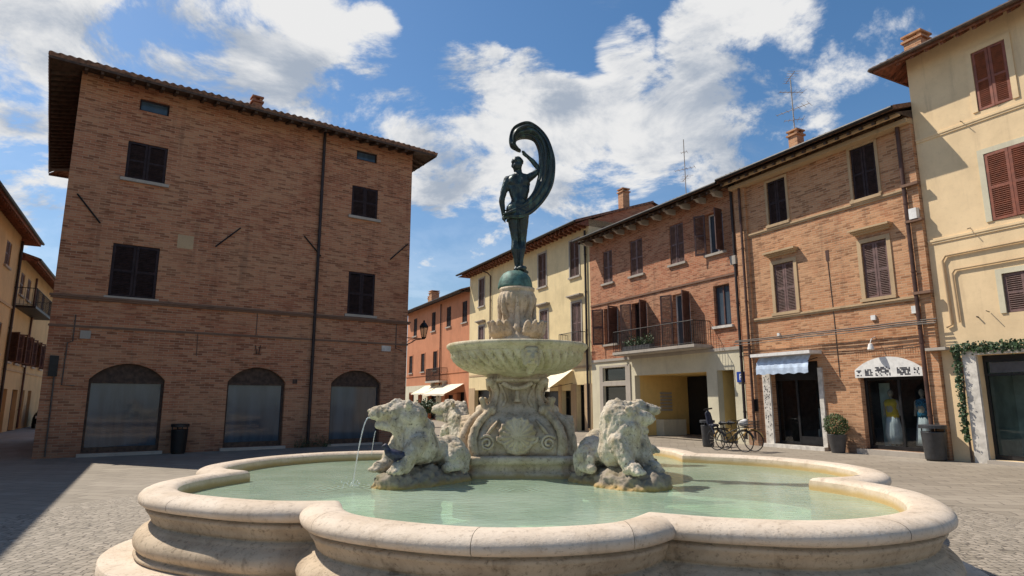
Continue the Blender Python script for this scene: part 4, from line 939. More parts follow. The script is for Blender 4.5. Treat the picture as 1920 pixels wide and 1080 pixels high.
# ---- side street on the left
PA, DA = (-26.5, 33.1), (-.49, .87)
B6 = Bld('ochre_house', 'ochre plastered house with deep eaves at the left edge of the side street', 'building', PA, DA, -27)
U = [(-4.4, -3.2, 8.1, 9.3)]; W = [(-3.9, -2.9, 3.9, 5.4)]; G = [(-6, -4.2, 0, 2.3), (-2.6, -1.4, 0, 2.3)]
shell(B6, M['ochre'], -27, -1.2, 10.2, U + W + [(*q, .3) for q in G], 9)
for w in U + W: window(B6, *w, 'shut_brown', sill=.1, y=.03)
for q in G: door(B6, *q)
B6.part('string_course', MB().box(-27, -1.2, -.06, .0, 6.3, 6.43), M['tan_trim'])
simple_roof(B6, -27, -1.2, .85, 9.95, 4.6, 1.8, oR=.35); soffit(B6, -27, -1.2, .8, .0, .32, 9.82, 10.2, 'wood_red', 5); gable(B6, -26.99, -1.21, 10.2, 4.3, 1.6, 0, 'ochre'); pipe(B6, -1.35, .1, 9.9, 'pipe_dark', .07)
B7 = Bld('alley_house', 'ochre house with brown shutters and an iron balcony further down the left side street', 'building', PA, DA, -1.15)
U = [(.0, 1.1, 7.3, 8.5), (2.1, 3.2, 7.3, 8.5), (5.2, 6.3, 7.3, 8.45), (7.4, 8.6, 7.3, 8.45), (10.5, 11.5, 7.3, 8.45)]; W = [(-.9, .1, 3.65, 5.15), (1.2, 2.3, 3.65, 5.2), (3.6, 4.6, 3.65, 5.2), (6.6, 7.6, 3.7, 5.2), (9.6, 10.6, 3.7, 5.2)]; G = [(-.9, .6, 0, 2.25), (2.0, 3.6, 0, 2.25), (4.4, 5.8, 0, 2.25), (7, 8.2, 0, 2.25)]
shell(B7, M['ochre'], -1.15, 16, 9.35, U + W + [(*q, .3) for q in G], 9)
for w in U: window(B7, *w, 'shut_brown', sill=.1, y=.03)
for w in W: window(B7, *w, 'shut_brown', 'open', sill=.1, angs=(120, 120))
for q in G: door(B7, *q)
B7.part('string_course', MB().box(-1.15, 16, -.05, .0, 3.2, 3.3), M['tan_trim'])
bx = B7.part('balcony', MB().box(-.6, 5.5, -.9, .0, 6.5, 6.62), M['iron']); railing(B7, [(-.55, 0), (-.55, -.86), (5.45, -.86), (5.45, 0)], 6.62, .95, parent=bx, sp=.16)
simple_roof(B7, -1.15, 16, .85, 9.05, 4.6, 1.8); soffit(B7, -1.15, 16, .8, .0, .0, 8.93, 9.35, 'wood_red', 5); gable(B7, -1.14, 15.99, 9.35, 4.3, 1.6, 0, 'ochre'); pipe(B7, 4.2, .1, 8.85, 'pipe', .06)

# ------------------------------------------------------------------ fountain
CX, CY = .06, 7.48          # drawing coordinates; set_full_size() below puts each piece at its real size and place
FK, FX, FY, FZ = 1.29, .077, 9.65, -.4785
def set_full_size(o):
    x, y, z = o.location; o.location = (FX + (x - CX) * FK, FY + (y - CY) * FK, FZ + z * FK); o.scale = (FK,) * 3
FT = empty('fountain', 'carved pale stone fountain with lobed basin, scrolled pedestal and fluted upper bowl', 'fountain', (CX, CY, 0))
def fpart(name, mb, mat, parent=None, smooth=True): return mb.build(name, mat, parent or FT, smooth, (CX, CY, 0))
LOBES = [[(-1.22, 4.68), (-.95, 4.12), (-.18, 3.74), (.52, 3.84), (.87, 4.23)],
         [(.87, 4.23), (1.32, 4.02), (1.9, 3.95), (2.55, 4.28), (2.90, 4.95), (2.93, 5.5), (2.74, 6.0)],
         [(2.74, 6.0), (3.2, 6.15), (3.52, 6.65), (3.5, 7.35), (3.1, 8.05), (2.27, 8.6)],
         [(2.27, 8.6), (2.2, 9.5), (1.5, 10.2), (.4, 10.5), (-.7, 10.2), (-1.3, 9.6), (-1.45, 8.95)],
         [(-1.45, 8.95), (-1.9, 8.9), (-2.5, 8.62), (-2.95, 8.03), (-3.12, 7.3), (-3.02, 6.85), (-2.66, 6.59)],
         [(-2.66, 6.59), (-2.82, 6.1), (-2.84, 5.6), (-2.6, 5.15), (-2.19, 4.88), (-1.69, 4.68), (-1.22, 4.68)]]
FC = Vector((0, 6.9))
def lobe_curves():
    out = []; nrm = []
    for lb in LOBES:
        p = [Vector((q.x, q.y)) for q in catmull([Vector((a, b, 0)) for a, b in lb], 14)]
        t0 = (p[0] - p[1]).normalized(); t1 = (p[-1] - p[-2]).normalized()
        nrm.append((Vector((-t0.y, t0.x)), Vector((t1.y, -t1.x))))
        out.append(([p[0] + t0 * (1.0 * k / 12) for k in range(12, 0, -1)] + p + [p[-1] + t1 * (1.0 * k / 12) for k in range(1, 13)], p[0], p[-1]))
    n = len(out)
    return [(o[0], o[1], o[2], (nrm[i][0] + nrm[i - 1][1]).normalized(), (nrm[i][1] + nrm[(i + 1) % n][0]).normalized()) for i, o in enumerate(out)]
LC = lobe_curves()
def offset(lc, r, n=60):
    p, c0, c1, d0, d1 = lc; q = []
    for i in range(len(p)):
        t = (p[min(i + 1, len(p) - 1)] - p[max(i - 1, 0)]).normalized(); q.append(p[i] + Vector((t.y, -t.x)) * r)
    def side(c, v): d = d0 if c is c0 else d1; w = v - c; return d.x * w.y - d.y * w.x
    mid = len(q) // 2; a = mid
    while a > 0 and side(c0, q[a - 1]) >= 0: a -= 1
    b = mid
    while b < len(q) - 1 and side(c1, q[b + 1]) <= 0: b += 1
    seg = q[a:b + 1]
    if a > 0: s0, s1 = side(c0, q[a]), side(c0, q[a - 1]); seg = [q[a].lerp(q[a - 1], s0 / (s0 - s1))] + seg
    if b < len(q) - 1: s0, s1 = side(c1, q[b]), side(c1, q[b + 1]); seg = seg + [q[b].lerp(q[b + 1], s0 / (s0 - s1))]
    L = [0]
    for i in range(1, len(seg)): L.append(L[-1] + (seg[i] - seg[i - 1]).length)
    res = []; j = 0
    for k in range(n + 1):
        t = L[-1] * k / n
        while j < len(L) - 2 and L[j + 1] < t: j += 1
        res.append(seg[j].lerp(seg[j + 1], (t - L[j]) / max(1e-9, L[j + 1] - L[j])))
    return res
def sweep(prof, splits=(), n=60, k_=.80):
    m = MB(); prof = [(r * k_, z) for r, z in prof]
    for li, lc in enumerate(LC):
        rows = [[(v.x, v.y, z) for v in offset(lc, r, n)] for (r, z) in prof]
        cuts = [0] + [k for k in (splits[li % len(splits)] if splits else [])] + [n]
        for a, b in zip(cuts[:-1], cuts[1:]):
            sub = []
            for row in rows:
                rr = row[a:b + 1]
                if a: rr = [tuple(Vector(rr[0]).lerp(Vector(rr[1]), .035))] + rr[1:]
                if b < n: rr = rr[:-1] + [tuple(Vector(rr[-1]).lerp(Vector(rr[-2]), .035))]
                sub.append(rr)
            m.grid(sub)
    return m
M['lining'] = stone('stained_travertine_lining', (.60, .47, .34), (.48, .37, .26), (.24, .16, .09), pit=.4, water_z=WZW + .012, big=3)
M['floor_pale'] = plain('pale_basin_floor', (.66, .78, .60), .8, var=.25, scale=2.5)
SPL = [(9, 33, 52), (22, 45), (18, 40), (20, 40), (24, 47), (8, 38)]
fpart('basin_lining', sweep([(0.0, .40), (0.0, .90), (.008, .925)]), M['lining'])
cop = [(.008, .925), (.03, .945), (.07, .953), (.15, .957), (.22, .955), (.28, .947), (.325, .93), (.352, .907), (.358, .885), (.35, .862), (.325, .845), (.29, .836), (.25, .833)]
fpart('coping', sweep(cop, SPL), M['rim'])
wal = [(.24, .835), (.24, .820), (.275, .815), (.283, .80), (.27, .785), (.25, .765), (.232, .735), (.222, .712), (.200, .706), (.200, .690), (.245, .684), (.25, .672), (.275, .66), (.32, .640), (.355, .61), (.37, .575), (.362, .545), (.335, .515), (.30, .500), (.305, .492), (.345, .486), (.355, .472), (.34, .455), (.30, .448)]
wall_o = fpart('basin_wall', sweep(wal), M['wallstone'])
fpart('base_step', sweep([(.15, .4495), (.50, .4475), (.515, .438), (.518, .36)], k_=1), M['rim'])
inner = [v for lc in LC for v in offset(lc, 0.0, 40)[:-1]]
inner2 = [v for lc in LC for v in offset(lc, .004, 40)[:-1]]
def fan(pts, z, c=(0, 6.9)):
    m = MB(); n = len(pts); m.add([(c[0], c[1], z)] + [(p.x, p.y, z) for p in pts], [(0, k + 1, (k + 1) % n + 1) for k in range(n)]); return m
fpart('basin_floor', fan(inner2, .42), M['floor_pale'], smooth=False)
w = fan(inner2, WZ).build('water', M['water']); w['kind'] = 'structure'; set_full_size(w)

def rsq(cham=1.19, conc=.06):
    def f(a, z, t):
        c, s = abs(math.cos(t)), abs(math.sin(t)); r1 = a / max(c, s); r2 = cham * a * math.sqrt(2) / (c + s)
        off = min(c, s) / max(c, s); r1 *= 1 - conc * max(0, 1 - (off / .68) ** 2)
        return min(r1, r2)
    return f
base = MB().lathe([(.70, .4), (.70, .88), (.68, .90), (.66, .915), (.66, .965), (.69, .98), (.715, 1.0), (.715, 1.05), (.70, 1.062), (.64, 1.07)], 160, (CX, CY, 0), rsq())
pd = fpart('pedestal_plinth', base, M['ped'])
body = MB().lathe([(.62, 1.06), (.625, 1.12), (.62, 1.20), (.60, 1.28), (.56, 1.36), (.50, 1.43), (.44, 1.48), (.385, 1.51), (.35, 1.53), (.33, 1.57), (.305, 1.62), (.285, 1.68), (.275, 1.74), (.275, 1.79), (.29, 1.83), (.33, 1.855), (.365, 1.87), (.37, 1.89), (.35, 1.90), (.35, 1.95)], 160, (CX, CY, 0), rsq(1.16, .10))
pb = fpart('pedestal', body, M['ped'])
for q in range(4):
    t = R(45 + 90 * q); d = Vector((math.cos(t), math.sin(t), 0)); e = Vector((-d.y, d.x, 0)); c = Vector((CX, CY, 0)); pr = []
    for s in (-.085, .085):
        path = [(.74, 1.08), (.765, 1.17), (.76, 1.26), (.72, 1.35), (.65, 1.43), (.57, 1.49), (.50, 1.53)]
        P = [c + d * a + e * s * (1 - .25 * k / 6) + Vector((0, 0, z)) for k, (a, z) in enumerate(path)]
        args = ['c']
        for k, v in enumerate(P): args += [tuple(v), .058 - .003 * k]
        pr.append(tuple(args))
    v = c + d * .50 + Vector((0, 0, 1.545)); pr.append(('c', tuple(v - e * .09), .06, tuple(v + e * .09), .06)); v2 = c + d * .49 + Vector((0, 0, 1.60)); pr.append(('c', tuple(v2 + d * .05), .03, tuple(v2 + d * .07 + Vector((0, 0, .06))), .035))
    pr.append(('c', tuple(c + d * .66 + Vector((0, 0, 1.1))), .12, tuple(c + d * .50 + Vector((0, 0, 1.42))), .10))
    # shaft scroll above
    args = ['c']
    for (a, z, r_) in ((.43, 1.56, .05), (.37, 1.62, .04), (.33, 1.70, .036), (.335, 1.78, .04), (.40, 1.85, .055), (.44, 1.865, .05)): args += [tuple(c + d * a + Vector((0, 0, z))), r_]
    pr.append(tuple(args))
    o = blob('scroll', pr, M['ped'], None, .013, 2, (((18), .006, 'n'),)); o.parent = FT; o.location = (-CX, -CY, 0)
def face_frame(q): # q-th face: outward dir, tangent
    t = R(-90 + 90 * q); return Vector((math.cos(t), math.sin(t), 0)), Vector((-math.sin(t), math.cos(t), 0))
for q in range(4):
    d, e = face_frame(q); c = Vector((CX, CY, 0)); m = MB(); rows = []; zc = 1.24
    for j in range(13):
        v = j / 12; row = []
        for k in range(67):
            u = k / 66; a = R(-90 + 360 * u); rib = math.cos(u * 17 * 2 * math.pi)
            L = .205 * (1 + .05 * rib) * (1.0 - .22 * max(0, -math.sin(a))); rr = .004 + L * v
            dep = .585 + .085 * math.sqrt(max(0, 1 - (v * .93) ** 2)) + .011 * rib * v + (.018 if j == 11 else 0)
            if j == 12: dep = .55
            row.append(c + d * dep + e * rr * math.cos(a) + Vector((0, 0, zc + .03 + rr * math.sin(a) * 1.02)))
        rows.append(row)
    m.grid(rows)
    P = [c + d * .625 + e * x + Vector((0, 0, z)) for x, z in ((-.21, 1.27), (-.20, 1.22), (-.15, 1.20), (-.10, 1.14), (0, 1.125), (.10, 1.14), (.15, 1.20), (.20, 1.22), (.21, 1.27))]
    m.tube(catmull(P, 5), .02, 8); P = [c + d * .585 + e * x + Vector((0, 0, z)) for x, z in ((-.11, 1.15), (0, 1.12), (.11, 1.15))]; m.tube(P, .06, 10)
    fpart('shell', m, M['ped'])
    for s in (-1, 1):
        m = MB(); pts = []
        for k in range(30):
            a = k / 29 * 3.6 * math.pi; rr = .085 * (1 - k / 36); pts.append(c + d * .62 + e * s * (.33 + rr * math.cos(a + .6)) + Vector((0, 0, 1.20 + rr * math.sin(a + .6))))
        m.tube(pts, .016, 6)
        m.tube([c + d * .60 + e * s * .33 + Vector((0, 0, 1.285)), c + d * .56 + e * s * .27 + Vector((0, 0, 1.36)), c + d * .5 + e * s * .20 + Vector((0, 0, 1.44))], [.02, .022, .015], 6)
        fpart('volute', m, M['ped'])
    m = MB()
    # festoon and drop on the shaft
    m.tube(catmull([c + d * .335 + e * x + Vector((0, 0, z)) for x, z in ((-.17, 1.85), (-.08, 1.80), (0, 1.785), (.08, 1.80), (.17, 1.85))], 5), .026, 8)
    fpart('festoon', m, M['ped']); m = MB()
    m.tube([c + d * .305 + Vector((0, 0, 1.77)), c + d * .30 + Vector((0, 0, 1.70)), c + d * .32 + Vector((0, 0, 1.63))], [.03, .022, .045], 8)
    fpart('pendant', m, M['ped'])
    for s in (-1, 1):
        m = MB().tube(catmull([c + d * x_ + e * s * y_ + Vector((0, 0, z)) for x_, y_, z in ((.31, .20, 1.84), (.275, .16, 1.75), (.285, .13, 1.66), (.31, .17, 1.58))], 5), .02, 6); fpart('scroll_band', m, M['ped'])
def gad(r, z, a):
    w = max(0, min(1, (z - 1.95) / .03)) * max(0, min(1, (2.185 - z) / .02)); return r * (1 + .13 * w * (abs(math.sin(21 * (a + z * .9))) ** .45 - .82))
bowl = MB().lathe([(.30, 1.90), (.37, 1.925), (.40, 1.945), (.47, 1.955), (.55, 1.975), (.63, 2.01), (.70, 2.055), (.745, 2.10), (.77, 2.145), (.782, 2.18), (.79, 2.19), (.785, 2.20), (.80, 2.205), (.80, 2.225), (.822, 2.24), (.838, 2.262), (.838, 2.285), (.825, 2.298), (.79, 2.30), (.76, 2.285), (.5, 2.20), (.2, 2.16)], 840, (CX, CY, 0), gad)
fpart('bowl', bowl, M['bowlstone'])
for q in (0, 2):
    t = R(-90 + 11 + 90 * q); d = Vector((math.cos(t), math.sin(t), 0)); e = Vector((-d.y, d.x, 0)); c = Vector((CX, CY, 0)) + d * .80
    def W(x, y, z): return tuple(c + e * x + d * y + Vector((0, 0, z)))
    pr = [('e', W(0, -.06, 2.12), (.10, .10, .115), t), ('c', W(0, .03, 2.13), .02, W(0, .045, 2.09), .03), ('e', W(-.04, .02, 2.15), (.028, .028, .02)), ('e', W(.04, .02, 2.15), (.028, .028, .02)), ('c', W(-.03, .02, 2.045), .022, W(.03, .02, 2.045), .022), ('c', W(-.05, 0, 2.19), .03, W(.05, 0, 2.19), .03), ('c', W(-.09, -.05, 2.17), .035, W(-.06, -.03, 2.03), .03), ('c', W(.09, -.05, 2.17), .035, W(.06, -.03, 2.03), .03), ('c', W(0, -.05, 2.02), .05, W(0, -.12, 1.96), .04)]
    o = blob('mask', pr, M['bowlstone'], None, .010, 1, ((40, .004, 'n'),)); o.parent = FT; o.location = (-CX, -CY, 0)
# finial of curled leaves and dolphins below the bronze dome
def finr(r, z, t):
    w = max(0, 1 - abs(z - 2.80) / .17); w2 = max(0, 1 - abs(z - 2.45) / .2)
    return r * (1 + .13 * w * (abs(math.sin(2 * t + math.pi / 4 * 0)) ** .5 - .6) + .05 * w2 * math.cos(16 * t) + .035 * w * math.cos(24 * t))
fpart('finial_core', MB().lathe([(.36, 2.28), (.355, 2.33), (.31, 2.37), (.26, 2.45), (.215, 2.54), (.185, 2.62), (.18, 2.68), (.205, 2.74), (.225, 2.80), (.228, 2.87), (.212, 2.92), (.20, 2.94), (.215, 2.955), (.215, 2.985)], 192, (CX, CY, 0), finr), M['ped'])
pr = [('c', (CX, CY, 2.30), .30, (CX, CY, 2.44), .235, (CX, CY, 2.6), .17)]
for q in range(8):
    t = R(45 * q); c = Vector((CX, CY, 0))
    def W(a, z, da=0.0): return (CX + a * math.cos(t + da), CY + a * math.sin(t + da), z)
    if q % 2:
        for k, (da, L) in enumerate(((-.42, .86), (-.22, .96), (0, 1.0), (.22, .96), (.42, .86))):   # fanned leaf curling out and up
            pr.append(('c', W(.18, 2.36, da * .5), .07, W(.29 * L, 2.40, da * .8), .06, W(.35 * L, 2.44, da), .052, W(.375 * L, 2.51, da), .04, W(.41 * L, 2.545, da), .024))
        pr.append(('c', W(.15, 2.58), .05, W(.21, 2.68), .034, W(.235, 2.78), .026, W(.225, 2.88), .02))
    else:
        pr.append(('c', W(.24, 2.36), .045, W(.235, 2.5), .04, W(.20, 2.62), .034, W(.21, 2.74), .026, W(.225, 2.86), .014))
        for da in (-.3, .3): pr.append(('c', W(.26, 2.36, da), .03, W(.24, 2.46, da), .026, W(.25, 2.54, da * 1.3), .016))
o = blob('finial_leaves', pr, M['ped'], None, .009, 1, ((30, .004, 'n'),)); o.parent = FT; o.location = (-CX, -CY, 0)

# bronze dome and statue
ST = empty('bronze_statue', 'dark green bronze nude figure with a sweeping cloth on top of the fountain', 'statue', (CX - .02, 7.5, 2.99))
sx, sy = CX - .02, 7.5
m = MB().lathe([(.205, 2.985), (.215, 3.0), (.21, 3.02), (.205, 3.06), (.185, 3.12), (.15, 3.17), (.10, 3.20), (.04, 3.213), (.0, 3.214)], 40, (sx, sy, 0)); m.build('dome', M['verdigris'], ST, True, (sx, sy, 2.99))
def P(x, z, y=0): return (x, y, z)
pr = [('e', P(.025, 4.578, .005), (.062, .078, .088)), ('e', P(.028, 4.620, -.01), (.074, .084, .062)), ('e', P(.033, 4.56, -.05), (.058, .038, .055)), ('c', P(.0, 4.575, .07), .016, P(-.01, 4.552, .085), .014), ('e', P(.015, 4.515, .04), (.034, .036, .024)), ('e', P(-.038, 4.565, -.005), (.012, .02, .026)),
      ('e', P(.05, 4.565, -.055), (.016, .02, .026)), ('c', P(.038, 4.53), .042, P(.046, 4.43), .054),
      ('c', P(-.055, 4.385), .058, P(.046, 4.42), .062, P(.150, 4.395), .060), ('e', P(.048, 4.32, 0), (.140, .086, .125)), ('e', P(-.022, 4.345, -.05), (.062, .042, .08)), ('e', P(.115, 4.345, -.05), (.062, .042, .08)),
      ('c', P(-.02, 4.26, -.02), .07, P(.0, 4.16, -.02), .062), ('c', P(.115, 4.26, -.02), .07, P(.10, 4.16, -.02), .062), ('c', P(.05, 4.30), .10, P(.052, 4.19), .088, P(.04, 4.08), .10), ('e', P(.032, 4.02), (.130, .09, .09)), ('e', P(-.03, 3.985, -.055), (.074, .062, .072)), ('e', P(.092, 3.985, -.055), (.074, .062, .072)),
      ('c', P(-.090, 4.378), .058, P(-.125, 4.28, -.01), .048, P(-.162, 4.14, -.015), .037, P(-.166, 4.09, -.01), .038, P(-.156, 4.0, .0), .031, P(-.144, 3.915, .01), .022),
      ('c', P(-.142, 3.915, .01), .023, P(-.138, 3.875, .0), .028),
      ('c', P(.160, 4.40), .056, P(.22, 4.445, .01), .046, P(.305, 4.51, .015), .037, P(.300, 4.535, .02), .036, P(.225, 4.635, .02), .031, P(.145, 4.705, .0), .021), ('c', P(.145, 4.705), .024, P(.115, 4.73), .026),
      ('c', P(-.030, 3.99, -.01), .086, P(-.022, 3.85, -.005), .074, P(-.006, 3.64, 0), .047, P(-.004, 3.58, .005), .045, P(-.006, 3.48, -.018), .048, P(.008, 3.37, -.01), .030, P(.016, 3.27, 0), .023, P(.017, 3.235, -.01), .027),
      ('c', P(.092, 3.99, -.01), .086, P(.098, 3.85, 0), .072, P(.094, 3.64, .03), .048, P(.092, 3.58, .035), .045, P(.086, 3.48, .0), .046, P(.074, 3.37, -.01), .029, P(.074, 3.28, -.01), .023, P(.076, 3.245, -.015), .027),
      ('c', P(.005, 3.225, -.02), .027, P(.015, 3.215, .06), .026, P(.02, 3.205, .11), .018), ('c', P(.076, 3.235, -.02), .027, P(.11, 3.220, .03), .026, P(.15, 3.205, .06), .018), ('e', P(.085, 3.235, -.05), (.06, .04, .035))]
for s, (cx, cz, dx, dz) in enumerate(((-.138, 3.865, .012, -.03), (.112, 4.735, -.03, .022))):     # fingers closed on the cloth
    for k in range(4):
        y = -.024 + .015 * k; pr.append(('c', P(cx, cz, y), .0085, P(cx + dx * .8, cz + dz * (1 - .12 * abs(k - 1)), y - .006), .0078, P(cx + dx * .3 + .012, cz + dz * 1.15, y + .01), .007))
    pr.append(('c', P(cx, cz + .012, -.026), .009, P(cx + dx * .5 + .012, cz + dz * .4, -.036), .008))
for k in range(44):                                                                                # curls
    a, b_ = random.uniform(0, 6.28), random.uniform(.05, 1.5); pr.append(('e', P(.03 + .068 * math.cos(a) * math.cos(b_), 4.60 + .075 * math.sin(b_), -.01 + .078 * math.sin(a) * math.cos(b_)), (.015, .015, .015)))
sd = [((.048, -.085, 4.14 + .03 * k), .022, .016) for k in range(9)] + [((.03, -.11, 3.96 + .02 * k), .014, .014) for k in range(4)] + [((-.055, -.08, 4.27), .03, .01), ((.155, -.08, 4.27), .03, .01)]
o = blob('figure', pr, M['bronze'], None, .0085, 2, ((24, .0035, 'n'),), dents=sd); o.parent = ST; o.location = (0, 0, -2.99)
out = catmull([Vector((x, 0, z)) for x, z in ((.062, 4.752), (.0, 4.775), (-.066, 4.83), (-.078, 4.95), (-.025, 5.08), (.142, 5.15), (.284, 5.083), (.411, 4.932), (.485, 4.723), (.505, 4.545), (.475, 4.310), (.375, 4.106), (.222, 3.933), (.083, 3.86), (-.05, 3.85), (-.145, 3.845))], 8)
inn = catmull([Vector((x, 0, z)) for x, z in ((.075, 4.765), (.045, 4.80), (.012, 4.855), (.03, 4.915), (.09, 4.932), (.170, 4.925), (.24, 4.887), (.282, 4.783), (.297, 4.68), (.295, 4.56), (.286, 4.427), (.237, 4.251), (.167, 4.13), (.055, 4.03), (-.06, 3.95), (-.145, 3.90))], 8)
rows = []; N = len(out)
for i in range(N):
    u = i / (N - 1); yc = -.02 - .125 * max(0, (u - .68) / .32) ** .8 + .01 * math.sin(u * 9); th = .022 + .052 * math.sin(math.pi * min(1, u * 1.15 + .06)) ** .8; a, b_ = inn[i], out[i]; row = []
    for k in range(72):
        t = 2 * math.pi * k / 72; w_ = .5 - .5 * math.cos(t); w_ = w_ + .02 * math.sin(5 * t + u * 5)
        nz = mnoise.noise(Vector((w_ * 3, u * 5, math.sin(t) > 0))); fold = .58 + .55 * abs(math.sin((3.6 + .8 * math.sin(u * 3)) * t + 1.3 * math.sin(u * 4) + 2 * u + 1.5 * nz)) ** .8
        pnt = a.lerp(b_, w_); row.append((pnt.x, yc + th * math.sin(t) * fold * 1.25 + .012 * math.sin(9 * w_ + 3 * u), pnt.z))
    rows.append(row)
m = MB().grid(rows, True); m.f += [tuple(range(72))[::-1], tuple(range((N - 1) * 72, N * 72))]; cl = m.build('cloth', M['bronze'], ST, True); cl.location = (0, 0, -2.99)
m = MB(); rows = []
for j in range(9):
    z = 3.88 + .19 * j / 8; rows.append([(.03 + (.142 - .02 * (j / 8) + .008 * math.sin(j * 2.1 + k * .5)) * math.cos(2 * math.pi * k / 40), -.01 + (.125 - .015 * j / 8 + .008 * math.sin(j * 1.9 + k * .9)) * math.sin(2 * math.pi * k / 40), z + .04 * math.cos(2 * math.pi * k / 40)) for k in range(40)])
m.grid(rows, True); lc_ = m.build('loincloth', M['bronze'], ST, True); lc_.location = (0, 0, -2.99)

set_full_size(FT); set_full_size(ST)
# ------------------------------------------------------------------ lions
def lion(ang, r0, yaw, label, seed, turn=0):
    t = R(ang); d = Vector((math.cos(t), math.sin(t))); bx_, by = CX + d.x * r0, CY + d.y * r0
    e = empty('stone_lion', label, 'stone lion', (bx_, by, WZ), t, 'stone lions crouching round the fountain pedestal')
    y = R(yaw); h = Vector((math.cos(y), math.sin(y), 0)); s = Vector((-h.y, h.x, 0)); away = abs(yaw) > 60; hc = Vector((.13 if away else .22, .02 * (1 if yaw > 0 else -1), .60 if away else .66))
    def H(a, b_, z): return tuple(hc + h * a + s * b_ + Vector((0, 0, z)))
    pr = [('e', (-.36, 0, .22), (.19, .165, .21)), ('c', (-.36, 0, .26), .145, (.1, 0, .29), .15), ('c', (-.46, .07, .2), .1, (-.46, .07, .05), .09), ('c', (-.46, -.07, .2), .1, (-.46, -.07, .05), .09),
          ('c', (.02, 0, .30), .185, (.09, 0, .50), .175, tuple(hc + h * -.04 + Vector((0, 0, -.01))), .155), ('c', (.13, 0, .30), .165, (.17, 0, .5), .155),
          ('c', tuple(hc + h * -.04 + Vector((0, 0, .0))), .155, H(.06, 0, .01), .130), ('c', H(.03, 0, -.06), .145, (.12, 0, .40), .165),
          ('c', H(.04, .04, .055), .105, H(.275, .032, .015), .074), ('c', H(.04, -.04, .055), .105, H(.275, -.032, .015), .074), ('c', H(.31, .028, .0), .052, H(.31, -.028, .0), .052),
          ('c', H(.08, .06, .13), .045, H(.14, .055, .10), .03), ('c', H(.08, -.06, .13), .045, H(.14, -.055, .10), .03), ('e', H(.35, 0, .04), (.028, .042, .025), y),
          ('c', H(.04, 0, -.115), .09, H(.255, .02, -.108), .042), ('c', H(.04, 0, -.115), .09, H(.255, -.02, -.108), .042), ('e', H(-.06, .15, .10), (.045, .035, .05)), ('e', H(-.06, -.15, .10), (.045, .035, .05)),
          ('c', (.17, .13, .38), .11, (.29, .14, .22), .085, (.33, .14, .14), .07, (.42, .14, .13), .07), ('c', (.17, -.13, .38), .11, (.29, -.14, .22), .085, (.33, -.14, .14), .07, (.42, -.14, .13), .07),
          ('c', (-.30, .14, .24), .12, (-.20, .18, .19), .065, (-.32, .19, .11), .055, (-.16, .195, .10), .055), ('c', (-.30, -.14, .24), .12, (-.20, -.18, .19), .065, (-.32, -.19, .11), .055, (-.16, -.195, .10), .055)]
    if away: pr += [('c', (.0, 0, .28), .195, (.04, 0, .655), .178), ('c', (.12, .04, .30), .17, (.12, .02, .58), .17)]
    dents = [(H(.12, .10, .085), .035, .035), (H(.12, -.10, .085), .035, .035), (H(.36, .022, .02), .016, .014), (H(.36, -.022, .02), .016, .014)]
    for k in range(7): dents += [(H(.17 + .035 * k, sg * (.125 - .012 * k), -.075), .022, .028) for sg in (1, -1)]
    for k in range(9): a_ = -1.1 + 2.2 * k / 8; dents.append((H(.0, .19 * math.sin(a_) * 1.0, .02 + .17 * math.cos(a_)), .03, .016))
    def locks(co):
        q = co - hc; f = q.dot(h)
        if f > .02 or co.z < .42 or co.x < -.16: return 0
        ang_ = math.atan2(q.dot(s), q.z + .45); w_ = min(1, (.02 - f) / .05, (co.z - .42) / .1, (co.x + .16) / .08)
        return w_ * .016 * (abs(math.sin(9 * ang_ + 9 * f + 2.2 * mnoise.noise(co * 5))) ** .6 - .7) + w_ * .008 * math.sin(30 * co.z + 6 * ang_)
    for sgn in (1, -1):
        for k in range(3): pr.append(('c', (.44, sgn * .14 + (k - 1) * .04, .125), .03, (.49, sgn * .14 + (k - 1) * .043, .10), .025))
    o = blob('lion_body', pr, M['lion'], e, .0115, 1, ((19, .006, 'curl'), (9, .006, 'n'), (34, .004, 'n'), (26, .012, 'pit')), loc=(seed * 1.0, 0, 0), dents=dents, locks=locks); o.location = (0, 0, .065); o.scale = (.86 if away else 1, 1, .92)
    rk_ = [('e', (.12, 0, .0), (.40, .27, .20)), ('c', (.3, .06, .05), .15, (.3, .06, -.4), .17), ('c', (.28, -.08, .04), .155, (.28, -.08, -.4), .17), ('e', (-.25, .02, -.02), (.36, .22, .17)), ('e', (.40, .05, .04), (.14, .16, .13)), ('c', (0, .0, .0), .2, (0, 0, -.4), .22)]
    blob('rock_base', rk_, M['rock'], e, .018, 2, ((5, .04, 'n'), (16, .025, 'n'), (22, .02, 'pit')), loc=(seed * 2.0, 0, 0)).location = (0, 0, 0)
    set_full_size(e); return e
lion(228, 1.42, -50, 'stone lion spouting water from its mouth, crouching at the front left of the pedestal', 1)
lion(309, 1.52, 84, 'rough stone lion with its head turned away, at the front right of the pedestal', 2)
lion(122, 1.36, 30, 'grey shaded stone lion seen from behind at the back left of the pedestal', 3)
lion(31, 1.55, -30, 'stone lion at the back right of the pedestal, mostly hidden by another lion', 4)
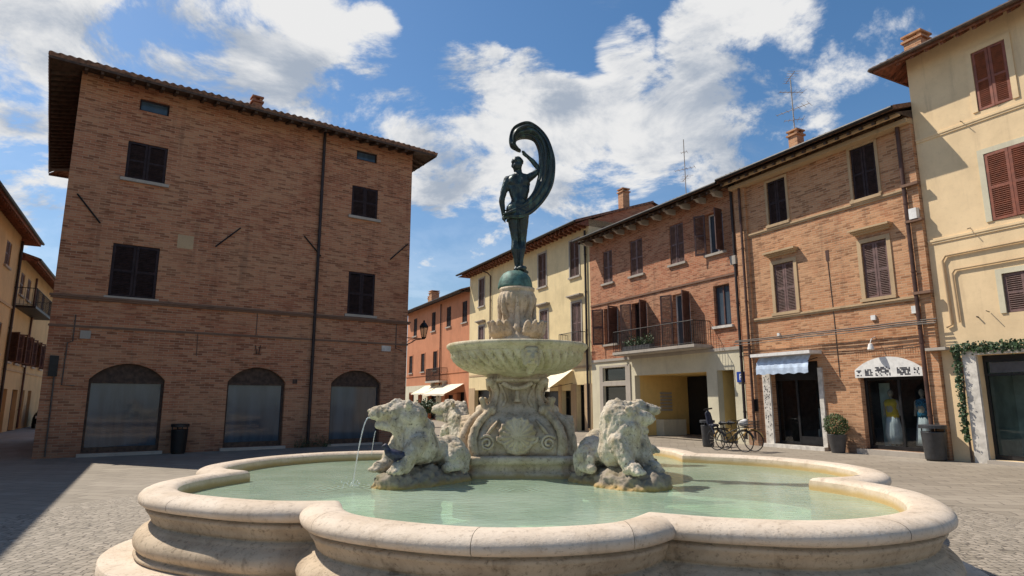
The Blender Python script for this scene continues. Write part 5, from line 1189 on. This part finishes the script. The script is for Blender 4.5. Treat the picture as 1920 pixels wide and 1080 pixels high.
# water spouting from the left lion
mz = Vector((-1.36, 6.22, 1.46))
jt = MB().tube(catmull([Vector((mz.x - .02 - .13 * k / 8, mz.y - .05 * k / 8, mz.z + .02 - .62 * (k / 8) ** 1.9 + .05 * math.sin(math.pi * k / 8))) for k in range(9)], 3), [.0045 + .003 * math.sin(k * .9) ** 2 for k in range(25)], 7)
jt.tube(catmull([Vector((mz.x + .04 - .03 * k / 5, mz.y - .02, mz.z - .10 - .22 * (k / 5) ** 1.5)) for k in range(6)], 3), .004, 6)
rnd = random.Random(8)
for k in range(60):
    a, q = rnd.uniform(0, 6.28), abs(rnd.gauss(0, .09)); jt.lathe([(.001, -.006), (.006, 0), (.001, .006)], 6, (mz.x - .15 + q * math.cos(a), mz.y - .05 + q * math.sin(a), WZ + .008 + abs(rnd.gauss(0, .03))))
jo = jt.build('water_jet', M['jet'], None, True); set_full_size(jo)
tag(jo, 'thin arc of water falling from the mouth of the left front lion', 'water jet')

pg = blob('pigeon', [('c', (-.10, 0, .10), .035, (.0, 0, .115), .055, (.06, 0, .14), .04), ('c', (.07, 0, .15), .03, (.09, 0, .20), .026), ('c', (.11, 0, .20), .012, (.13, 0, .195), .004), ('c', (-.1, 0, .09), .03, (-.19, 0, .06), .016), ('c', (0, .02, .07), .012, (.0, .02, .0), .007), ('c', (0, -.02, .07), .012, (.0, -.02, .0), .007)], plain('blue_grey_feathers', (.03, .03, .055), .6, var=.6, scale=30), None, .007, 2)
tag(pg, 'dark blue grey pigeon perched on the rock between the front paws of the left lion', 'pigeon'); pg.location = (-1.10, 6.06, WZ + .19); pg.rotation_euler = (0, 0, R(200)); set_full_size(pg)
# ------------------------------------------------------------------ street things
def bin_(name, label, loc, r, h, mat, wide):
    e = empty(name, label, 'litter bin', loc)
    MB().lathe([(r * .82, .03), (r * .84, .05), (r * .98, h * .78), (r, h * .80), (r * .96, h * .81), (r * .9, h * .80), (r * .7, .1)], 28).build('bin_body', M[mat], e, True)
    m = MB().lathe([(r * .9, h * .9), (r * wide, h * .9), (r * wide, h * .985), (r * (wide - .1), h), (0, h)], 28)
    for k in range(4): a = math.pi / 4 + k * math.pi / 2; m.tube([(r * .88 * math.cos(a), r * .88 * math.sin(a), h * .7), (r * .88 * math.cos(a), r * .88 * math.sin(a), h * .93)], .018, 6)
    m.build('lid', M[mat], e, False); MB().lathe([(r * .75, 0), (r * .75, .04)], 20).build('foot', M['iron'], e); return e
q = BL.at(3.68, -.34, 0)
bin_('litter_bin', 'black litter bin against the brown brick wall between two arched shop windows', (q.x, q.y, 0), .25, .92, 'bin_black', 1.06)
bin_('litter_bin', 'dark litter bin in front of the passage, to the left of the bicycles', (7.12, 23.3, 0), .24, .95, 'bin', 1.12)
bin_('litter_bin', 'large charcoal litter bin with a wide rim beside the clothes shop window', (11.80, 17.95, 0), .31, .98, 'bin', 1.12)
# clipped bush in a pot
q = B4.at(3.62, -.42, 0); PB = empty('potted_bush', 'round clipped green bush in a tall grey pot between the two shops', 'plant', (q.x, q.y, 0))
MB().lathe([(.19, 0), (.20, .02), (.285, .56), (.30, .58), (.27, .58), (.25, .52), (0, .52)], 28).build('pot', M['pot'], PB, True)
lf = MB(); rnd = random.Random(4)
for k in range(2600):
    a = Vector((rnd.gauss(0, 1), rnd.gauss(0, 1), rnd.gauss(0, 1))).normalized(); rr = .36 * (1 - .25 * rnd.random() ** 2) * (1 + .22 * mnoise.noise(a * 2.6) + (.16 * rnd.random() if rnd.random() < .05 else 0)); c = Vector((0, 0, .86)) + a * rr
    b_ = (a + Vector((rnd.gauss(0, .7), rnd.gauss(0, .7), rnd.gauss(0, .7)))).normalized(); u = b_.orthogonal().normalized() * rnd.uniform(.018, .032); v = b_.cross(u).normalized() * .014; lf.quad(c - u, c + v, c + u, c - v)
lf.build('foliage', M['leaf'], PB, fix=False); MB().tube([(0, 0, .5), (0, 0, .8)], .03, 6).build('stem', M['wood_dark'], PB)
# weeds at the foot of the downpipe
wd = MB()
for k in range(260):
    x = rnd.uniform(-.55, .75); c = Vector((x, -.12 - rnd.random() * .18, abs(rnd.gauss(0, .16)) + .02)); a = Vector((rnd.gauss(0, .5), rnd.gauss(0, .5), 1)).normalized() * rnd.uniform(.04, .08); b_ = a.orthogonal().normalized() * .014; wd.quad(c - a, c + b_, c + a, c - b_)
wo = wd.build('weed_tuft', M['leaf_dark'], None, fix=False); tag(wo, 'low dark weeds growing at the foot of the brown brick wall beside the downpipe', 'weeds'); wo['kind'] = 'stuff'; q = BL.at(7.9, 0, 0); wo.location = q; wo.rotation_euler = (0, 0, math.atan2(6.9, 9.45))
# bicycles
def bicycle(label, loc, rz, frame, seat_pack):
    e = empty('bicycle', label, 'bicycle', loc, rz, 'bicycles parked by the passage')
    def wheel(x):
        w = MB()
        rows = []
        for k in range(36):
            a = 2 * math.pi * k / 36; rows.append([(x + (.325 + .018 * math.cos(b)) * math.cos(a), .018 * math.sin(b), .345 + (.325 + .018 * math.cos(b)) * math.sin(a)) for b in [2 * math.pi * j / 8 for j in range(8)]])
        rows.append(rows[0]); w.grid(rows, True); o = w.build('wheel', M['bin_black'], e, True)
        s = MB().tube([(x, -.05, .345), (x, .05, .345)], .022, 8)
        for k in range(14): a = 2 * math.pi * k / 14; s.tube([(x, .02 * (-1) ** k, .345), (x + .31 * math.cos(a), 0, .345 + .31 * math.sin(a))], .0025, 4)
        s.build('spokes', M['greystone'], o); m = MB()
        arc_ = [(x + .365 * math.cos(a), 0, .345 + .365 * math.sin(a)) for a in [R(20 + 150 * j / 14) for j in range(15)]]; m.tube(arc_, .022, 6); m.build('mudguard', frame, e)
    wheel(0); wheel(1.06)
    f = MB(); bb, hd, st, ax = (.42, 0, .30), (.86, 0, .82), (.30, 0, .78), (0, 0, .345)
    for a, b in ((bb, (.90, 0, .70)), (bb, st), (st, ax), (bb, ax), ((.35, 0, .55), (.88, 0, .76)), ((.93, 0, .62), (.84, 0, .92)), ((.93, .05, .62), (1.06, .05, .345)), ((.93, -.05, .62), (1.06, -.05, .345))): f.tube([a, b], .018, 7)
    f.build('frame', frame, e)
    MB().tube(catmull([(.70, -.28, 1.0), (.80, -.24, 1.02), (.85, -.08, 1.0), (.85, .08, 1.0), (.80, .24, 1.02), (.70, .28, 1.0)], 4), .013, 6).tube([(.84, 0, .9), (.85, 0, 1.01)], .015, 6).build('handlebar', M['iron'], e)
    blob('saddle', [('c', (.20, 0, .90), .07, (.42, 0, .91), .03), ('c', (.2, -.05, .9), .05, (.2, .05, .9), .05)], M['bin_black'], e, .012, 2); MB().tube([st, (.28, 0, .88)], .014, 6).build('seat_post', M['iron'], e)
    MB().tube([(.42, -.09, .30), (.42, .09, .30)], .02, 6).tube([(.42, -.09, .30), (.50, -.09, .16)], .011, 5).tube([(.42, .09, .30), (.34, .09, .44)], .011, 5).box(.45, .55, -.16, -.09, .15, .17).box(.29, .39, .09, .16, .43, .45).lathe([(.09, -.005), (.09, .005)], 18, (.42, 0, .30)).build('crank', M['iron'], e)
    MB().tube([(.1, .06, .34), (.16, .17, .02)], .012, 5).build('kickstand', M['iron'], e)
    b = MB()
    for z in (.78, .88, .98):
        b.tube([(.93, -.16, z), (1.2, -.16, z), (1.2, .16, z), (.93, .16, z), (.93, -.16, z)], .008, 5)
    for k in range(7): b.tube([(.93 + .27 * k / 6, -.16, .78), (.93 + .27 * k / 6, -.16, .98)], .005, 4); b.tube([(.93 + .27 * k / 6, .16, .78), (.93 + .27 * k / 6, .16, .98)], .005, 4); b.tube([(1.2, -.16 + .32 * k / 6, .78), (1.2, -.16 + .32 * k / 6, .98)], .005, 4)
    b.box(.93, 1.2, -.16, .16, .775, .785); b.build('basket', M['iron'], e)
    r = MB().tube([(.22, .06, .70), (-.28, .06, .72)], .01, 5).tube([(.22, -.06, .70), (-.28, -.06, .72)], .01, 5).tube([(-.2, .06, .72), (0, .06, .345)], .009, 5).tube([(-.2, -.06, .72), (0, -.06, .345)], .009, 5).box(-.28, .1, -.08, .08, .715, .725); r.build('rear_rack', M['iron'], e)
    if seat_pack:
        blob('child_seat', [('c', (-.02, -.12, .82), .05, (-.02, .12, .82), .05), ('c', (-.22, -.12, .86), .045, (-.30, -.10, 1.22), .04), ('c', (-.22, .12, .86), .045, (-.30, .10, 1.22), .04), ('c', (-.24, 0, .86), .08, (-.30, 0, 1.26), .06), ('e', (-.12, 0, .82), (.18, .16, .06)), ('c', (-.1, -.16, .84), .035, (.05, -.16, .56), .03), ('c', (-.1, .16, .84), .035, (.05, .16, .56), .03)], plain('navy_seat_plastic', (.015, .018, .035), .6), e, .016, 2)
        MB().tube([(-.31, -.2, 1.33), (-.31, 0, 1.36), (-.29, .22, 1.38)], .03, 6).build('seat_cap', M['bin_black'], e)
    return e
ba = math.atan2(-.85, .62)
bicycle('dark bicycle with a navy child seat behind the saddle and a front basket', (6.90, 21.65, 0), ba, M['bin_black'], True)
bicycle('tan framed bicycle standing behind the one with the child seat', (7.22, 21.85, 0), ba + .1, plain('tan_bicycle_paint', (.42, .26, .08), .4), False)
mb_ = blob('shopping_bag', [('e', (0, 0, .12), (.16, .12, .11)), ('e', (.06, .02, .2), (.09, .08, .06))], M['white'], None, .015, 2); tag(mb_, 'white bag lying in the front basket of the dark bicycle', 'bag'); mb_.location = (6.90 + 1.06 * math.cos(ba), 21.65 + 1.06 * math.sin(ba), .80)
# parked car in the side street
cr = empty('parked_car', 'small dark car parked in the side street beside the ochre houses', 'car', (0, 0, 0)); place(cr, B7, 7.6, -1.35, 0)
sec = [(-1.9, .45, .62, .62), (-1.75, .30, .85, .78), (-1.0, .22, .95, .82), (-.55, .22, .98, .83), (.6, .22, .98, .83), (1.3, .22, .95, .82), (1.75, .28, .80, .78), (1.9, .42, .62, .62)]
rows = [[(x, -w, lo), (x, -w - .03, (lo + hi) / 2), (x, -w + .03, hi - .04), (x, -w * .7, hi), (x, w * .7, hi), (x, w - .03, hi - .04), (x, w + .03, (lo + hi) / 2), (x, w, lo)] for x, lo, hi, w in sec]
m = MB().grid(rows, True); m.f += [tuple(range(8)), tuple(range(56, 64))]; dkp = plain('dark_car_paint', (.012, .013, .016), .25, .2); m.build('body', dkp, cr, True)
rows = [[(x, -w, .92), (x, -w * .86, h), (x, w * .86, h), (x, w, .92)] for x, h, w in ((-1.6, .94, .74), (-1.2, 1.40, .72), (.1, 1.48, .73), (1.0, .94, .74))]; m = MB().grid(rows); m.build('cabin', M['glass'], cr); MB().box(-1.15, .1, -.62, .62, 1.44, 1.49).build('roof', dkp, cr)
for x in (-1.2, 1.2):
    for s in (-1, 1):
        wl_ = MB().tube([(x, s * .68, .31), (x, s * .86, .31)], .31, 20).build('wheel', M['bin_black'], cr); MB().tube([(x, s * .862, .31), (x, s * .872, .31)], .19, 16).build('rim', M['greystone'], wl_)
for s in (-1, 1): MB().obox((-1.86, s * .52, .66), (.04, 0, 0), (0, .14, 0), (0, 0, .07)).build('headlight', M['marble_sill'], cr)
MB().box(-1.945, -1.93, -.25, .25, .42, .53).build('number_plate', M['white'], cr)
# small potted tree far down the street
pt = empty('potted_tree', 'small dark potted shrub on the pavement in front of the far awnings', 'plant', (-5.35, 40.2, 0))
MB().lathe([(.2, 0), (.3, .5), (.26, .5), (0, .46)], 20).build('pot', M['pot'], pt, True); MB().tube([(0, 0, .45), (.02, 0, 1.0)], .04, 6).build('trunk', M['wood_dark'], pt)
lf = MB()
for k in range(700):
    a = Vector((rnd.gauss(0, .34), rnd.gauss(0, .34), rnd.gauss(0, .22))); c = a + Vector((0, 0, 1.25)); u = Vector((rnd.gauss(0, 1), rnd.gauss(0, 1), rnd.gauss(0, 1))).normalized() * .07; v = u.orthogonal().normalized() * .05; lf.quad(c - u, c + v, c + u, c - v)
lf.build('crown', M['leaf_dark'], pt, fix=False)
